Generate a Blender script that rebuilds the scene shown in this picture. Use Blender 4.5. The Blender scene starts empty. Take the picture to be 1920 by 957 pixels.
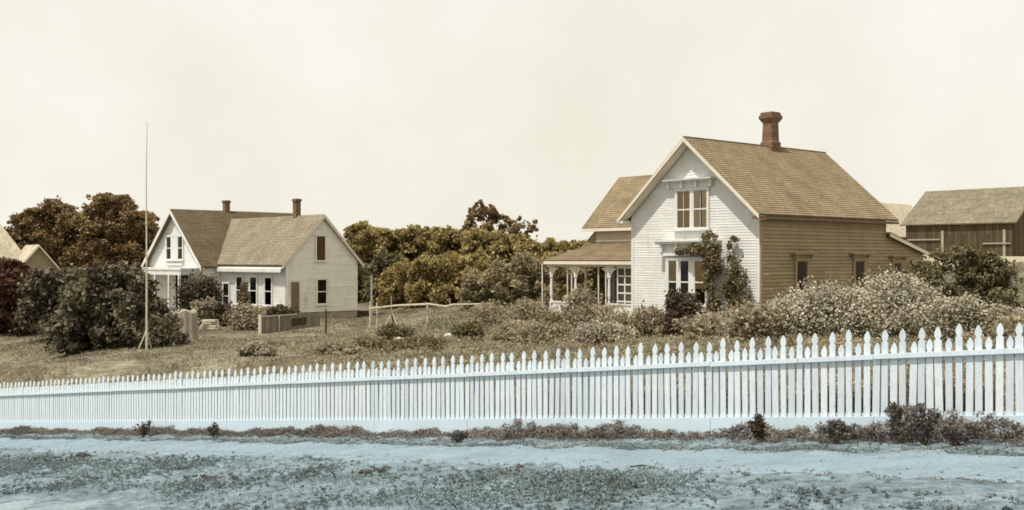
import bpy, math, random
import numpy as np
from mathutils import Vector as V

SC = bpy.context.scene
COL = SC.collection
R = math.radians
rnd = random.Random(7)
RG = np.random.default_rng(11)

# ------------------------------------------------------------------ camera, sky, sun, exposure
CZ = 3.0                                   # lens height above the datum
F, CX, HOR = 2000.0, 960.0, 485.0          # focal length in pixels of the 1920 wide photo, centre, horizon row
cam = bpy.data.cameras.new('camera'); camo = bpy.data.objects.new('camera', cam); COL.objects.link(camo)
camo.location = (0, 0, CZ); camo.rotation_euler = (R(90), 0, 0)
cam.sensor_width = 36; cam.lens = 36 * F / 1920; cam.shift_y = (HOR - 478.5) / 1920
cam.clip_end = 4000; cam.clip_start = 0.1
SC.camera = camo

SUN_EL, SUN_AZ = R(63), R(224)             # azimuth clockwise from +Y
world = bpy.data.worlds.new('World'); SC.world = world; world.use_nodes = True
nt = world.node_tree; nt.nodes.clear()
wo = nt.nodes.new('ShaderNodeOutputWorld'); bg = nt.nodes.new('ShaderNodeBackground')
sky = nt.nodes.new('ShaderNodeTexSky'); sky.sky_type = 'NISHITA'; sky.sun_disc = False
sky.sun_elevation = SUN_EL; sky.sun_rotation = SUN_AZ; sky.dust_density = 6; sky.air_density = 1.0
bg.inputs['Strength'].default_value = 0.1
# a bleached, cream coloured hazy sky: the Nishita light under a thin even veil with faint wisps
veil = nt.nodes.new('ShaderNodeMixRGB'); veil.inputs[0].default_value = 0.86
veil.inputs[2].default_value = (8.8, 8.25, 7.3, 1)
tc = nt.nodes.new('ShaderNodeTexCoord'); wn = nt.nodes.new('ShaderNodeTexNoise')
wn.inputs['Scale'].default_value = 4.0; wn.inputs['Detail'].default_value = 6; wn.inputs['Roughness'].default_value = 0.55
wr = nt.nodes.new('ShaderNodeValToRGB'); wr.color_ramp.elements[0].position = .3; wr.color_ramp.elements[1].position = .75
wr.color_ramp.elements[0].color = (8.1, 7.65, 6.35, 1); wr.color_ramp.elements[1].color = (9.3, 9.1, 8.3, 1)
# the haze veil is brightest in a broad band over the horizon and thins towards the zenith
sx = nt.nodes.new('ShaderNodeSeparateXYZ'); zr = nt.nodes.new('ShaderNodeValToRGB')
zr.color_ramp.elements[0].position = .30; zr.color_ramp.elements[0].color = (1, 1, 1, 1)
zr.color_ramp.elements[1].position = .75; zr.color_ramp.elements[1].color = (.74, .74, .75, 1)
zm = nt.nodes.new('ShaderNodeMixRGB'); zm.blend_type = 'MULTIPLY'; zm.inputs[0].default_value = 1
nt.links.new(tc.outputs['Generated'], sx.inputs[0]); nt.links.new(sx.outputs['Z'], zr.inputs[0])
nt.links.new(wr.outputs[0], zm.inputs[1]); nt.links.new(zr.outputs[0], zm.inputs[2])
nt.links.new(tc.outputs['Generated'], wn.inputs['Vector']); nt.links.new(wn.outputs['Fac'], wr.inputs[0])
nt.links.new(zm.outputs[0], veil.inputs[2]); nt.links.new(sky.outputs[0], veil.inputs[1])
nt.links.new(veil.outputs[0], bg.inputs[0]); nt.links.new(bg.outputs[0], wo.inputs[0])

sl = bpy.data.lights.new('sun', 'SUN'); sl.energy = 3.6; sl.angle = R(0.6); sl.color = (1.0, .965, .89)
so = bpy.data.objects.new('sun', sl); COL.objects.link(so)
sd = V((math.sin(SUN_AZ) * math.cos(SUN_EL), math.cos(SUN_AZ) * math.cos(SUN_EL), math.sin(SUN_EL)))
so.rotation_euler = sd.to_track_quat('Z', 'Y').to_euler(); so.location = (-30, -20, 60)
SC.view_settings.view_transform = 'Standard'; SC.view_settings.look = 'None'
SC.view_settings.exposure = 0.25; SC.view_settings.gamma = 1.0
SC.cycles.max_bounces = 6; SC.cycles.transparent_max_bounces = 8
SC.cycles.filter_width = 1.7

# ------------------------------------------------------------------ materials
def ng(name):
    m = bpy.data.materials.new(name); m.use_nodes = True
    t = m.node_tree; b = t.nodes['Principled BSDF']
    b.inputs['Specular IOR Level'].default_value = 0.2
    return m, t, b
def noise(t, scale, detail=4, rough=.55, coord='Object', stretch=None):
    c = t.nodes.new('ShaderNodeTexCoord'); n = t.nodes.new('ShaderNodeTexNoise')
    n.inputs['Scale'].default_value = scale; n.inputs['Detail'].default_value = detail; n.inputs['Roughness'].default_value = rough
    if stretch:
        mp = t.nodes.new('ShaderNodeMapping'); mp.inputs['Scale'].default_value = stretch
        t.links.new(c.outputs[coord], mp.inputs[0]); t.links.new(mp.outputs[0], n.inputs['Vector'])
    else: t.links.new(c.outputs[coord], n.inputs['Vector'])
    return n
def ramp(t, fac, stops):
    r = t.nodes.new('ShaderNodeValToRGB'); e = r.color_ramp.elements
    while len(e) < len(stops): e.new(.5)
    for q, (p, c) in zip(e, stops): q.position = p; q.color = (*c, 1)
    t.links.new(fac, r.inputs[0]); return r
def mix(t, fac, a, b, mode='MIX'):
    n = t.nodes.new('ShaderNodeMixRGB'); n.blend_type = mode
    for i, x in enumerate((fac, a, b)):
        if hasattr(x, 'is_linked'): t.links.new(x, n.inputs[i])
        elif isinstance(x, (int, float)): n.inputs[i].default_value = x
        else: n.inputs[i].default_value = (*x, 1)
    return n
def k3(c, f): return tuple(min(1, x * f) for x in c)
def M(name, c, rough=.85, vary=.2, scale=2.5, bump=0, bscale=20, stretch=None, dirt=None, spec=.2, boards=0):
    m, t, b = ng(name); b.inputs['Roughness'].default_value = rough; b.inputs['Specular IOR Level'].default_value = spec
    n = noise(t, scale, 6, .6, stretch=stretch)
    col = ramp(t, n.outputs['Fac'], [(.28, k3(c, 1 - vary)), (.5, c), (.72, k3(c, 1 + vary))]).outputs[0]
    if dirt:
        n2 = noise(t, dirt[1], 7, .7, stretch=dirt[3] if len(dirt) > 3 else None)
        f = ramp(t, n2.outputs['Fac'], [(dirt[2], (0, 0, 0)), (min(1, dirt[2] + .22), (1, 1, 1))])
        col = mix(t, f.outputs[0], col, dirt[0]).outputs[0]
    if boards:
        gi = t.nodes.new('ShaderNodeNewGeometry'); bf = ramp(t, gi.outputs['Random Per Island'], [(0, (1 - boards,) * 3), (1, (1, 1, 1))])
        col = mix(t, 1, col, bf.outputs[0], 'MULTIPLY').outputs[0]
    t.links.new(col, b.inputs['Base Color'])
    if bump:
        nb = noise(t, bscale, 5, .6, stretch=stretch); bm = t.nodes.new('ShaderNodeBump')
        bm.inputs['Strength'].default_value = bump; bm.inputs['Distance'].default_value = .03
        t.links.new(nb.outputs['Fac'], bm.inputs['Height']); t.links.new(bm.outputs[0], b.inputs['Normal'])
    return m
def leafmat(name, lo, hi, transl=.25):
    m, t, b = ng(name); b.inputs['Roughness'].default_value = .6
    g = t.nodes.new('ShaderNodeNewGeometry')
    r = ramp(t, g.outputs['Random Per Island'], [(0, lo), (.6, tuple((a + c) / 2 for a, c in zip(lo, hi))), (1, hi)])
    n = noise(t, .9, 3); f = ramp(t, n.outputs['Fac'], [(.35, (.72, .72, .72)), (.65, (1.2, 1.2, 1.2))])
    c = mix(t, 1.0, r.outputs[0], f.outputs[0], 'MULTIPLY')
    t.links.new(c.outputs[0], b.inputs['Base Color'])
    tr = t.nodes.new('ShaderNodeBsdfTranslucent'); t.links.new(c.outputs[0], tr.inputs[0])
    ms = t.nodes.new('ShaderNodeMixShader'); ms.inputs[0].default_value = transl
    t.links.new(b.outputs[0], ms.inputs[1]); t.links.new(tr.outputs[0], ms.inputs[2])
    t.links.new(ms.outputs[0], t.nodes['Material Output'].inputs[0]); return m
def shingle(name, c, vary=.35, moss=None):
    m, t, b = ng(name); b.inputs['Roughness'].default_value = .92
    uv = t.nodes.new('ShaderNodeUVMap'); br = t.nodes.new('ShaderNodeTexBrick')
    br.inputs['Scale'].default_value = 1.0; br.inputs['Brick Width'].default_value = .16; br.inputs['Row Height'].default_value = .16
    br.inputs['Mortar Size'].default_value = .006; br.inputs['Color1'].default_value = (*k3(c, 1 - vary), 1)
    br.inputs['Color2'].default_value = (*k3(c, 1 + vary), 1); br.inputs['Mortar'].default_value = (*k3(c, .35), 1)
    t.links.new(uv.outputs[0], br.inputs['Vector'])
    n = noise(t, .8, 6, .65); f = ramp(t, n.outputs['Fac'], [(.3, (.75, .75, .75)), (.7, (1.18, 1.16, 1.12))])
    cc = mix(t, 1, br.outputs[0], f.outputs[0], 'MULTIPLY')
    n3 = noise(t, 3.0, 6, .7, stretch=(1, 1, .3)); f3 = ramp(t, n3.outputs['Fac'], [(.3, (.85, .85, .85)), (.7, (1.1, 1.1, 1.1))])
    cc = mix(t, 1, cc.outputs[0], f3.outputs[0], 'MULTIPLY')
    t.links.new(cc.outputs[0], b.inputs['Base Color'])
    bm = t.nodes.new('ShaderNodeBump'); bm.inputs['Strength'].default_value = .5; bm.inputs['Distance'].default_value = .02
    t.links.new(br.outputs['Fac'], bm.inputs['Height']); bm.invert = True
    t.links.new(bm.outputs[0], b.inputs['Normal']); return m
def planks(name, c, width=.2, vary=.4):
    m, t, b = ng(name); b.inputs['Roughness'].default_value = .95
    uv = t.nodes.new('ShaderNodeUVMap'); mp = t.nodes.new('ShaderNodeMapping'); mp.inputs['Rotation'].default_value = (0, 0, R(90))
    br = t.nodes.new('ShaderNodeTexBrick'); br.inputs['Scale'].default_value = 1; br.inputs['Brick Width'].default_value = 4
    br.inputs['Row Height'].default_value = width; br.inputs['Mortar Size'].default_value = .012
    br.inputs['Color1'].default_value = (*k3(c, 1 - vary), 1); br.inputs['Color2'].default_value = (*k3(c, 1 + vary), 1)
    br.inputs['Mortar'].default_value = (*k3(c, .25), 1)
    t.links.new(uv.outputs[0], mp.inputs[0]); t.links.new(mp.outputs[0], br.inputs['Vector'])
    n = noise(t, 2, 6, .7, stretch=(3, 3, .35)); f = ramp(t, n.outputs['Fac'], [(.3, (.7, .7, .7)), (.7, (1.25, 1.25, 1.25))])
    cc = mix(t, 1, br.outputs[0], f.outputs[0], 'MULTIPLY'); t.links.new(cc.outputs[0], b.inputs['Base Color']); return m
def brickmat(name, c):
    m, t, b = ng(name); b.inputs['Roughness'].default_value = .95
    co = t.nodes.new('ShaderNodeTexCoord'); mp = t.nodes.new('ShaderNodeMapping'); mp.inputs['Rotation'].default_value = (R(90), 0, R(20))
    br = t.nodes.new('ShaderNodeTexBrick'); br.inputs['Scale'].default_value = 1; br.inputs['Brick Width'].default_value = .21; br.inputs['Row Height'].default_value = .075
    br.inputs['Mortar Size'].default_value = .008; br.inputs['Color1'].default_value = (*k3(c, .7), 1); br.inputs['Color2'].default_value = (*k3(c, 1.3), 1)
    br.inputs['Mortar'].default_value = (.28, .22, .16, 1)
    t.links.new(co.outputs['Object'], mp.inputs[0]); t.links.new(mp.outputs[0], br.inputs['Vector'])
    n = noise(t, 2, 5); f = ramp(t, n.outputs['Fac'], [(.3, (.65, .65, .65)), (.7, (1.2, 1.2, 1.2))])
    cc = mix(t, 1, br.outputs[0], f.outputs[0], 'MULTIPLY'); t.links.new(cc.outputs[0], b.inputs['Base Color']); return m
def glassmat(name, tint=(.9, .85, .75)):
    m, t, b = ng(name); t.nodes.remove(b)
    tr = t.nodes.new('ShaderNodeBsdfTransparent'); tr.inputs[0].default_value = (*tint, 1)
    gl = t.nodes.new('ShaderNodeBsdfGlossy'); gl.inputs['Roughness'].default_value = .04; gl.inputs['Color'].default_value = (.9, .9, .9, 1)
    fr = t.nodes.new('ShaderNodeFresnel'); fr.inputs[0].default_value = 1.3
    n = noise(t, 2.5, 2); bm = t.nodes.new('ShaderNodeBump'); bm.inputs['Strength'].default_value = .08; t.links.new(n.outputs['Fac'], bm.inputs['Height'])
    t.links.new(bm.outputs[0], gl.inputs['Normal'])
    ms = t.nodes.new('ShaderNodeMixShader'); t.links.new(fr.outputs[0], ms.inputs[0])
    t.links.new(tr.outputs[0], ms.inputs[1]); t.links.new(gl.outputs[0], ms.inputs[2])
    t.links.new(ms.outputs[0], t.nodes['Material Output'].inputs[0]); return m

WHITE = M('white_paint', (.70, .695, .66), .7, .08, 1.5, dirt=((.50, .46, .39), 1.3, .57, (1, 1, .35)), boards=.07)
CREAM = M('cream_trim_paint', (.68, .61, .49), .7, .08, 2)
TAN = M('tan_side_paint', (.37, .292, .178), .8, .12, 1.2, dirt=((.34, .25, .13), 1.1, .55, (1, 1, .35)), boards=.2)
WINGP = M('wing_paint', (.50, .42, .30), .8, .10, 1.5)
COTW = M('cottage_paint', (.86, .83, .73), .8, .07, 1.5, dirt=((.60, .56, .46), 1.0, .55, (1, 1, .3)), boards=.09)
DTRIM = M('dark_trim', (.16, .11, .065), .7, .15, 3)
SHING = shingle('brown_shingles', (.27, .21, .13), .12)
SHINGD = shingle('dark_shingles', (.148, .112, .068), .14)
SHINGL = shingle('pale_shingles', (.275, .232, .165), .13)
SHINGP = shingle('bleached_shingles', (.56, .49, .37), .13)
BARNR = shingle('barn_shakes', (.285, .25, .18), .2)
BOARDS = planks('weathered_boards', (.085, .066, .038), .3, .3)
BOARDL = planks('grey_boards', (.26, .225, .17), .15, .25)
PALEW = M('pale_wall', (.62, .57, .46), .85, .1, 1.5)
BRICK = brickmat('chimney_brick', (.155, .08, .04))
STONE = M('stone_base', (.33, .29, .22), .95, .3, 3, .5, 8)
GLASS = glassmat('window_glass')
DARKIN = M('dark_room', (.02, .016, .012), .9, .2, 2)
CURT = M('curtain_cloth', (.50, .42, .30), .9, .2, 6, stretch=(6, 6, .5))
CURTW = M('white_curtain', (.72, .66, .54), .9, .15, 6, stretch=(6, 6, .5))
def fencemat(name, c):
    m, t, b = ng(name); b.inputs['Roughness'].default_value = .8; b.inputs['Specular IOR Level'].default_value = .1
    oi = t.nodes.new('ShaderNodeObjectInfo'); tone = ramp(t, oi.outputs['Random'], [(0, k3(c, .86)), (.5, c), (1, (c[0] * 1.07, c[1] * 1.06, c[2] * 1.02))]).outputs[0]
    co = t.nodes.new('ShaderNodeTexCoord'); ad = t.nodes.new('ShaderNodeVectorMath'); ad.operation = 'ADD'
    sc = t.nodes.new('ShaderNodeVectorMath'); sc.operation = 'SCALE'; sc.inputs['Scale'].default_value = 40
    cb = t.nodes.new('ShaderNodeCombineXYZ'); t.links.new(oi.outputs['Random'], cb.inputs[0]); t.links.new(oi.outputs['Random'], cb.inputs[2]); t.links.new(cb.outputs[0], sc.inputs[0])
    t.links.new(co.outputs['Object'], ad.inputs[0]); t.links.new(sc.outputs[0], ad.inputs[1])
    def nz(scale, st):
        mp = t.nodes.new('ShaderNodeMapping'); mp.inputs['Scale'].default_value = st; n = t.nodes.new('ShaderNodeTexNoise')
        n.inputs['Scale'].default_value = scale; n.inputs['Detail'].default_value = 6; n.inputs['Roughness'].default_value = .65
        t.links.new(ad.outputs[0], mp.inputs[0]); t.links.new(mp.outputs[0], n.inputs['Vector']); return n.outputs['Fac']
    g1 = ramp(t, nz(9, (6, 6, .6)), [(.3, (.82, .82, .82)), (.6, (1.04, 1.04, 1.04))]).outputs[0]
    col = mix(t, 1, tone, g1, 'MULTIPLY').outputs[0]
    peel = ramp(t, nz(5, (3, 3, .8)), [(.63, (0, 0, 0)), (.72, (.75, .75, .75))]).outputs[0]
    col = mix(t, peel, col, (.36, .36, .335)).outputs[0]; t.links.new(col, b.inputs['Base Color'])
    bm = t.nodes.new('ShaderNodeBump'); bm.inputs['Strength'].default_value = .3; bm.inputs['Distance'].default_value = .008
    t.links.new(nz(12, (8, 8, .5)), bm.inputs['Height']); t.links.new(bm.outputs[0], b.inputs['Normal']); return m
FENCEP = fencemat('fence_white_paint', (.64, .705, .75))
FENCEB = M('fence_board_paint', (.55, .66, .735), .75, .06, .8, dirt=((.42, .44, .42), 1.6, .62, (1, 1, 1)))
OLDW = M('old_grey_wood', (.34, .30, .23), .95, .3, 4, .4, 25, stretch=(8, 8, .6))
PALEWD = M('bleached_wood', (.52, .47, .36), .9, .25, 5, .3, 20)
DARKW = M('dark_post_wood', (.07, .05, .03), .95, .3, 6)
BARK = M('bark', (.12, .085, .05), .95, .35, 6, .8, 12, stretch=(3, 3, .5))
BARKP = M('pale_bark', (.36, .31, .23), .95, .25, 5, .6, 12, stretch=(3, 3, .5))
ROCK = M('pale_rock', (.56, .53, .45), .95, .2, 4, .5, 9)
L_RUST = leafmat('leaves_russet', (.10, .064, .026), (.42, .29, .135), 0.4)
L_DKB = leafmat('leaves_dark_brown', (.035, .024, .013), (.14, .098, .058), .22)
L_BUSH = leafmat('leaves_bush', (.09, .078, .04), (.52, .465, .31), 0.34)
L_DKG = leafmat('leaves_deep', (.022, .018, .009), (.15, .115, .06), .2)
L_DARK = leafmat('leaves_dark', (.034, .029, .016), (.24, .205, .125), 0.24)
L_RED = leafmat('leaves_reddish', (.045, .020, .010), (.15, .072, .036), 0.25)
L_OLIVE = leafmat('leaves_olive', (.15, .115, .04), (.58, .46, .20), 0.45)
L_BROWN = leafmat('leaves_dry', (.19, .155, .095), (.55, .475, .325), 0.4)
L_GREEN = leafmat('leaves_green', (.05, .044, .018), (.27, .23, .115), 0.3)
L_VINE = leafmat('leaves_vine', (.075, .058, .028), (.34, .27, .145), 0.32)
L_OLB = leafmat('leaves_olive_brown', (.15, .12, .06), (.50, .42, .25), .4)
L_PALE = leafmat('leaves_pale', (.17, .15, .10), (.52, .46, .34), 0.3)
BLOS = leafmat('blossom', (.52, .47, .36), (.84, .79, .66), .4)
L_WEED = leafmat('weed_leaves', (.075, .07, .062), (.27, .24, .205), 0.25)
GR_YARD = leafmat('yard_grass', (.16, .142, .085), (.44, .41, .285), 0.3)
GR_VERGE = leafmat('verge_weeds', (.062, .088, .088), (.36, .44, .445), 0.28)
GR_BASE = leafmat('fence_weeds', (.09, .078, .068), (.30, .265, .225), 0.25)

# ------------------------------------------------------------------ mesh helpers
class MB:
    def __init__(s): s.v, s.f, s.uv = [], [], []
    def face(s, pts, uv=None):
        b = len(s.v); s.v += [tuple(p) for p in pts]; s.f.append(tuple(range(b, b + len(pts))))
        s.uv += list(uv) if uv else [(p[0] + p[1], p[2]) for p in pts]
    def hexa(s, p):            # 8 points: bottom 4 CCW, top 4 CCW
        p = [V(q) for q in p]
        for q in ((3, 2, 1, 0), (4, 5, 6, 7), (0, 1, 5, 4), (1, 2, 6, 5), (2, 3, 7, 6), (3, 0, 4, 7)):
            s.face([p[i] for i in q])
    def box(s, lo, hi):
        (a, b, c), (d, e, f) = lo, hi
        s.hexa([(a, b, c), (d, b, c), (d, e, c), (a, e, c), (a, b, f), (d, b, f), (d, e, f), (a, e, f)])
    def slab(s, poly, off):    # convex polygon extruded by the vector off
        off = V(off); top = [V(p) for p in poly]; bot = [p + off for p in top]
        s.face(top); s.face(bot[::-1])
        for i in range(len(top)):
            j = (i + 1) % len(top); s.face([top[i], bot[i], bot[j], top[j]])
    def tube(s, pts, rad, seg=8, cap=True):
        pts = [V(p) for p in pts]; rings = []
        for i, p in enumerate(pts):
            d = (pts[min(i + 1, len(pts) - 1)] - pts[max(i - 1, 0)]).normalized()
            a = d.orthogonal().normalized() if abs(d.z) < .999 else V((1, 0, 0)); b = d.cross(a)
            r = rad[i] if hasattr(rad, '__len__') else rad
            rings.append([p + (a * math.cos(2 * math.pi * k / seg) + b * math.sin(2 * math.pi * k / seg)) * r for k in range(seg)])
        for i in range(len(rings) - 1):
            for k in range(seg):
                j = (k + 1) % seg; s.face([rings[i][k], rings[i][j], rings[i + 1][j], rings[i + 1][k]])
        if cap: s.face(rings[0][::-1]); s.face(rings[-1])
    def lathe(s, x, y, prof, seg=12):
        s.tube_rings([[(x + r * math.cos(2 * math.pi * k / seg), y + r * math.sin(2 * math.pi * k / seg), z) for k in range(seg)] for r, z in prof])
    def tube_rings(s, rings):
        n = len(rings[0])
        for i in range(len(rings) - 1):
            for k in range(n):
                j = (k + 1) % n; s.face([rings[i][k], rings[i][j], rings[i + 1][j], rings[i + 1][k]])
        s.face(rings[0][::-1]); s.face(rings[-1])
    def courses(s, poly, u, v, step, lap, joint=0):
        u, v = V(u).normalized(), V(v).normalized(); n = u.cross(v); o = V(poly[0])
        q = [((V(p) - o).dot(u), (V(p) - o).dot(v)) for p in poly]
        v0, v1 = min(p[1] for p in q), max(p[1] for p in q)
        def span(h):
            xs = []
            for i in range(len(q)):
                (a, b), (c, d) = q[i], q[(i + 1) % len(q)]
                if min(b, d) - 1e-6 <= h <= max(b, d) + 1e-6:
                    if abs(d - b) < 1e-6: xs += [a, c]
                    else: xs.append(a + (c - a) * (h - b) / (d - b))
            return (min(xs), max(xs)) if xs else None
        h = v0
        while h < v1 - 1e-4:
            g = min(h + step, v1); A, B = span(h + 1e-5), span(g - 1e-5)
            if A and B and A[1] - A[0] + B[1] - B[0] > .01:
                cuts = [0.0]
                if joint:
                    Lr = A[1] - A[0]; q_ = rnd.uniform(.2, 1) * joint
                    while q_ < Lr - .5: cuts.append(q_ / Lr); q_ += joint * rnd.uniform(.6, 1.2)
                cuts.append(1.0); a_ = lambda w: A[0] + (A[1] - A[0]) * w; b_ = lambda w: B[0] + (B[1] - B[0]) * w
                for w0, w1 in zip(cuts, cuts[1:]):
                    e_ = (.004 if joint and w1 < 1 else 0); lp = lap * (1 + (rnd.uniform(-.25, .2) if joint else 0))
                    s.face([o + u * a_(w0) + v * h + n * lp, o + u * (a_(w1) - e_) + v * h + n * lp, o + u * (b_(w1) - e_) + v * g, o + u * b_(w0) + v * g], [(a_(w0), h), (a_(w1), h), (b_(w1), g - .001), (b_(w0), g - .001)])
                pts = [o + u * A[0] + v * h + n * lap, o + u * A[1] + v * h + n * lap]
                s.face([o + u * A[0] + v * h, o + u * A[1] + v * h, pts[1], pts[0]], [(A[0], h), (A[1], h), (A[1], h), (A[0], h)])
            h = g
def obj(name, mb, m, parent=None, loc=None, smooth=False):
    me = bpy.data.meshes.new(name); me.from_pydata(mb.v, [], mb.f)
    uvl = me.uv_layers.new(name='UVMap'); uvl.data.foreach_set('uv', np.array(mb.uv, dtype=np.float32).ravel())
    me.materials.append(m)
    if smooth: me.polygons.foreach_set('use_smooth', [True] * len(me.polygons))
    o = bpy.data.objects.new(name, me); COL.objects.link(o)
    if parent: o.parent = parent
    if loc: o.location = loc
    return o
def npmesh(name, verts, k, m, parent=None, loc=None):
    n = len(verts) // k; me = bpy.data.meshes.new(name)
    me.vertices.add(len(verts)); me.vertices.foreach_set('co', verts.astype(np.float32).ravel())
    me.loops.add(n * k); me.loops.foreach_set('vertex_index', np.arange(n * k, dtype=np.int32))
    me.polygons.add(n); me.polygons.foreach_set('loop_start', np.arange(0, n * k, k, dtype=np.int32))
    me.update(calc_edges=True); me.materials.append(m)
    o = bpy.data.objects.new(name, me); COL.objects.link(o)
    if parent: o.parent = parent
    if loc is not None: o.location = loc
    return o
def tag(o, label=None, cat=None, group=None, kind=None):
    for k, x in (('label', label), ('category', cat), ('group', group), ('kind', kind)):
        if x: o[k] = x
    return o
def thing(name, label, cat, loc=(0, 0, 0), rz=0, group=None):
    o = bpy.data.objects.new(name, None); o.empty_display_size = .3; COL.objects.link(o)
    o.location = loc; o.rotation_euler = (0, 0, rz); return tag(o, label, cat, group)

# ------------------------------------------------------------------ terrain
FO = np.array([0.0, 17.5]); FU = np.array([.756, -.654]); FN = np.array([-.654, -.756]); FSL = .103; FZ = -2.8875
def st(x, y):
    dx, dy = x - FO[0], y - FO[1]; return dx * FU[0] + dy * FU[1], dx * FN[0] + dy * FN[1]
def zf(s): return FZ + FSL * np.clip(s, -45, 22)
CP = []
for s in np.arange(-75, 46, 5.0):
    for t in (0, 4, 9, 15, 28, 60):
        p = FO + FU * s + FN * t; CP.append((p[0], p[1], float(zf(s)) - .004 * t))
for s in np.arange(-45, 16, 4.0):
    p = FO + FU * s - FN * 1.2; CP.append((p[0], p[1], float(zf(s)) + .03))
for px, py, z in [(0, 702, 37), (150, 690, 38), (272, 650, 47), (200, 655, 46), (130, 640, 52), (0, 640, 55), (-150, 640, 55), (350, 636, 56), (487, 627, 62),
                  (611, 628, 60), (535, 597, 71), (670, 597, 75), (760, 600, 70), (800, 640, 48), (740, 645, 46), (640, 660, 40), (500, 672, 38), (350, 680, 38), (960, 652, 38),
                  (960, 620, 50), (1030, 600, 59.5), (1185, 602, 52.9), (1425, 606, 47), (1300, 612, 46), (1500, 640, 32), (1800, 640, 30),
                  (1750, 560, 55), (1900, 585, 42), (1900, 530, 62), (1900, 480, 95), (1700, 478, 100), (850, 575, 76), (700, 578, 85), (1000, 570, 80),
                  (420, 590, 84), (280, 595, 84), (100, 570, 100), (1100, 640, 42), (1200, 640, 40)]:
    CP.append(((px - CX) / F * z, z, -(py - HOR) / F * z))
for a in range(0, 360, 20):
    for r_ in (260, 700, 1600):
        x, y = r_ * math.sin(R(a)), r_ * math.cos(R(a)) + 40; s, t = st(x, y)
        CP.append((x, y, -3.5 + (1.5 if x > 100 else 0)))
CP = np.array(CP)
def kern(d2): return np.sqrt(d2 + 4.0)
_D = ((CP[:, None, :2] - CP[None, :, :2]) ** 2).sum(-1)
_A = kern(_D) - .6 * np.eye(len(CP)) * 0.02
_W = np.linalg.solve(_A, CP[:, 2] + 3.0)
def terr(x, y, rough=True):
    """height of the ground, relative to the datum"""
    x = np.atleast_1d(np.asarray(x, float)); y = np.atleast_1d(np.asarray(y, float)); out = np.empty(len(x))
    for i in range(0, len(x), 20000):
        xx, yy = x[i:i + 20000], y[i:i + 20000]
        out[i:i + 20000] = kern((xx[:, None] - CP[None, :, 0]) ** 2 + (yy[:, None] - CP[None, :, 1]) ** 2) @ _W - 3.0
    if rough:
        out += .018 * np.sin(2.3 * x + .7 * y) * np.sin(1.1 * x - 2.9 * y) + .014 * np.sin(5.1 * x + 3.7 * y + 1) * np.sin(4.3 * y - 2.2 * x)
    return out + CZ
def gz(x, y): return float(terr(x, y)[0])
def hit(px, py):
    """where the photo's pixel meets the ground"""
    a, b = (px - CX) / F, -(py - HOR) / F
    zz = np.arange(7, 160, .1); g = terr(a * zz, zz); ray = CZ + b * zz
    k = np.argmax(ray <= g); z = zz[k] if (ray <= g).any() else 90
    return V((a * z, z, float(g[k])))
def at(px, z, py=None):
    x = (px - CX) / F * z
    return V((x, z, gz(x, z) if py is None else CZ - (py - HOR) / F * z))

def grow(a, b, step, lo, hi, f=1.18):
    core = list(np.arange(a, b, step)); d = step; left, right = [], []; x = a
    while x > lo: d *= f; x -= d; left.append(x)
    d = step; x = core[-1]
    while x < hi: d *= f; x += d; right.append(x)
    return np.array(left[::-1] + core + right)
gx = grow(-24, 15, .2, -1500, 1500); gy = grow(7, 34, .2, -200, 2600)
XX, YY = np.meshgrid(gx, gy); ZZ = terr(XX.ravel(), YY.ravel())
nx, ny = len(gx), len(gy); idx = np.arange(nx * ny).reshape(ny, nx)
fc = np.stack([idx[:-1, :-1], idx[:-1, 1:], idx[1:, 1:], idx[1:, :-1]], -1).reshape(-1, 4)
me = bpy.data.meshes.new('ground'); me.from_pydata(np.stack([XX.ravel(), YY.ravel(), ZZ], 1).tolist(), [], fc.tolist())
me.polygons.foreach_set('use_smooth', [True] * len(me.polygons))
ground = bpy.data.objects.new('ground', me); COL.objects.link(ground); ground['kind'] = 'structure'
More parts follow.
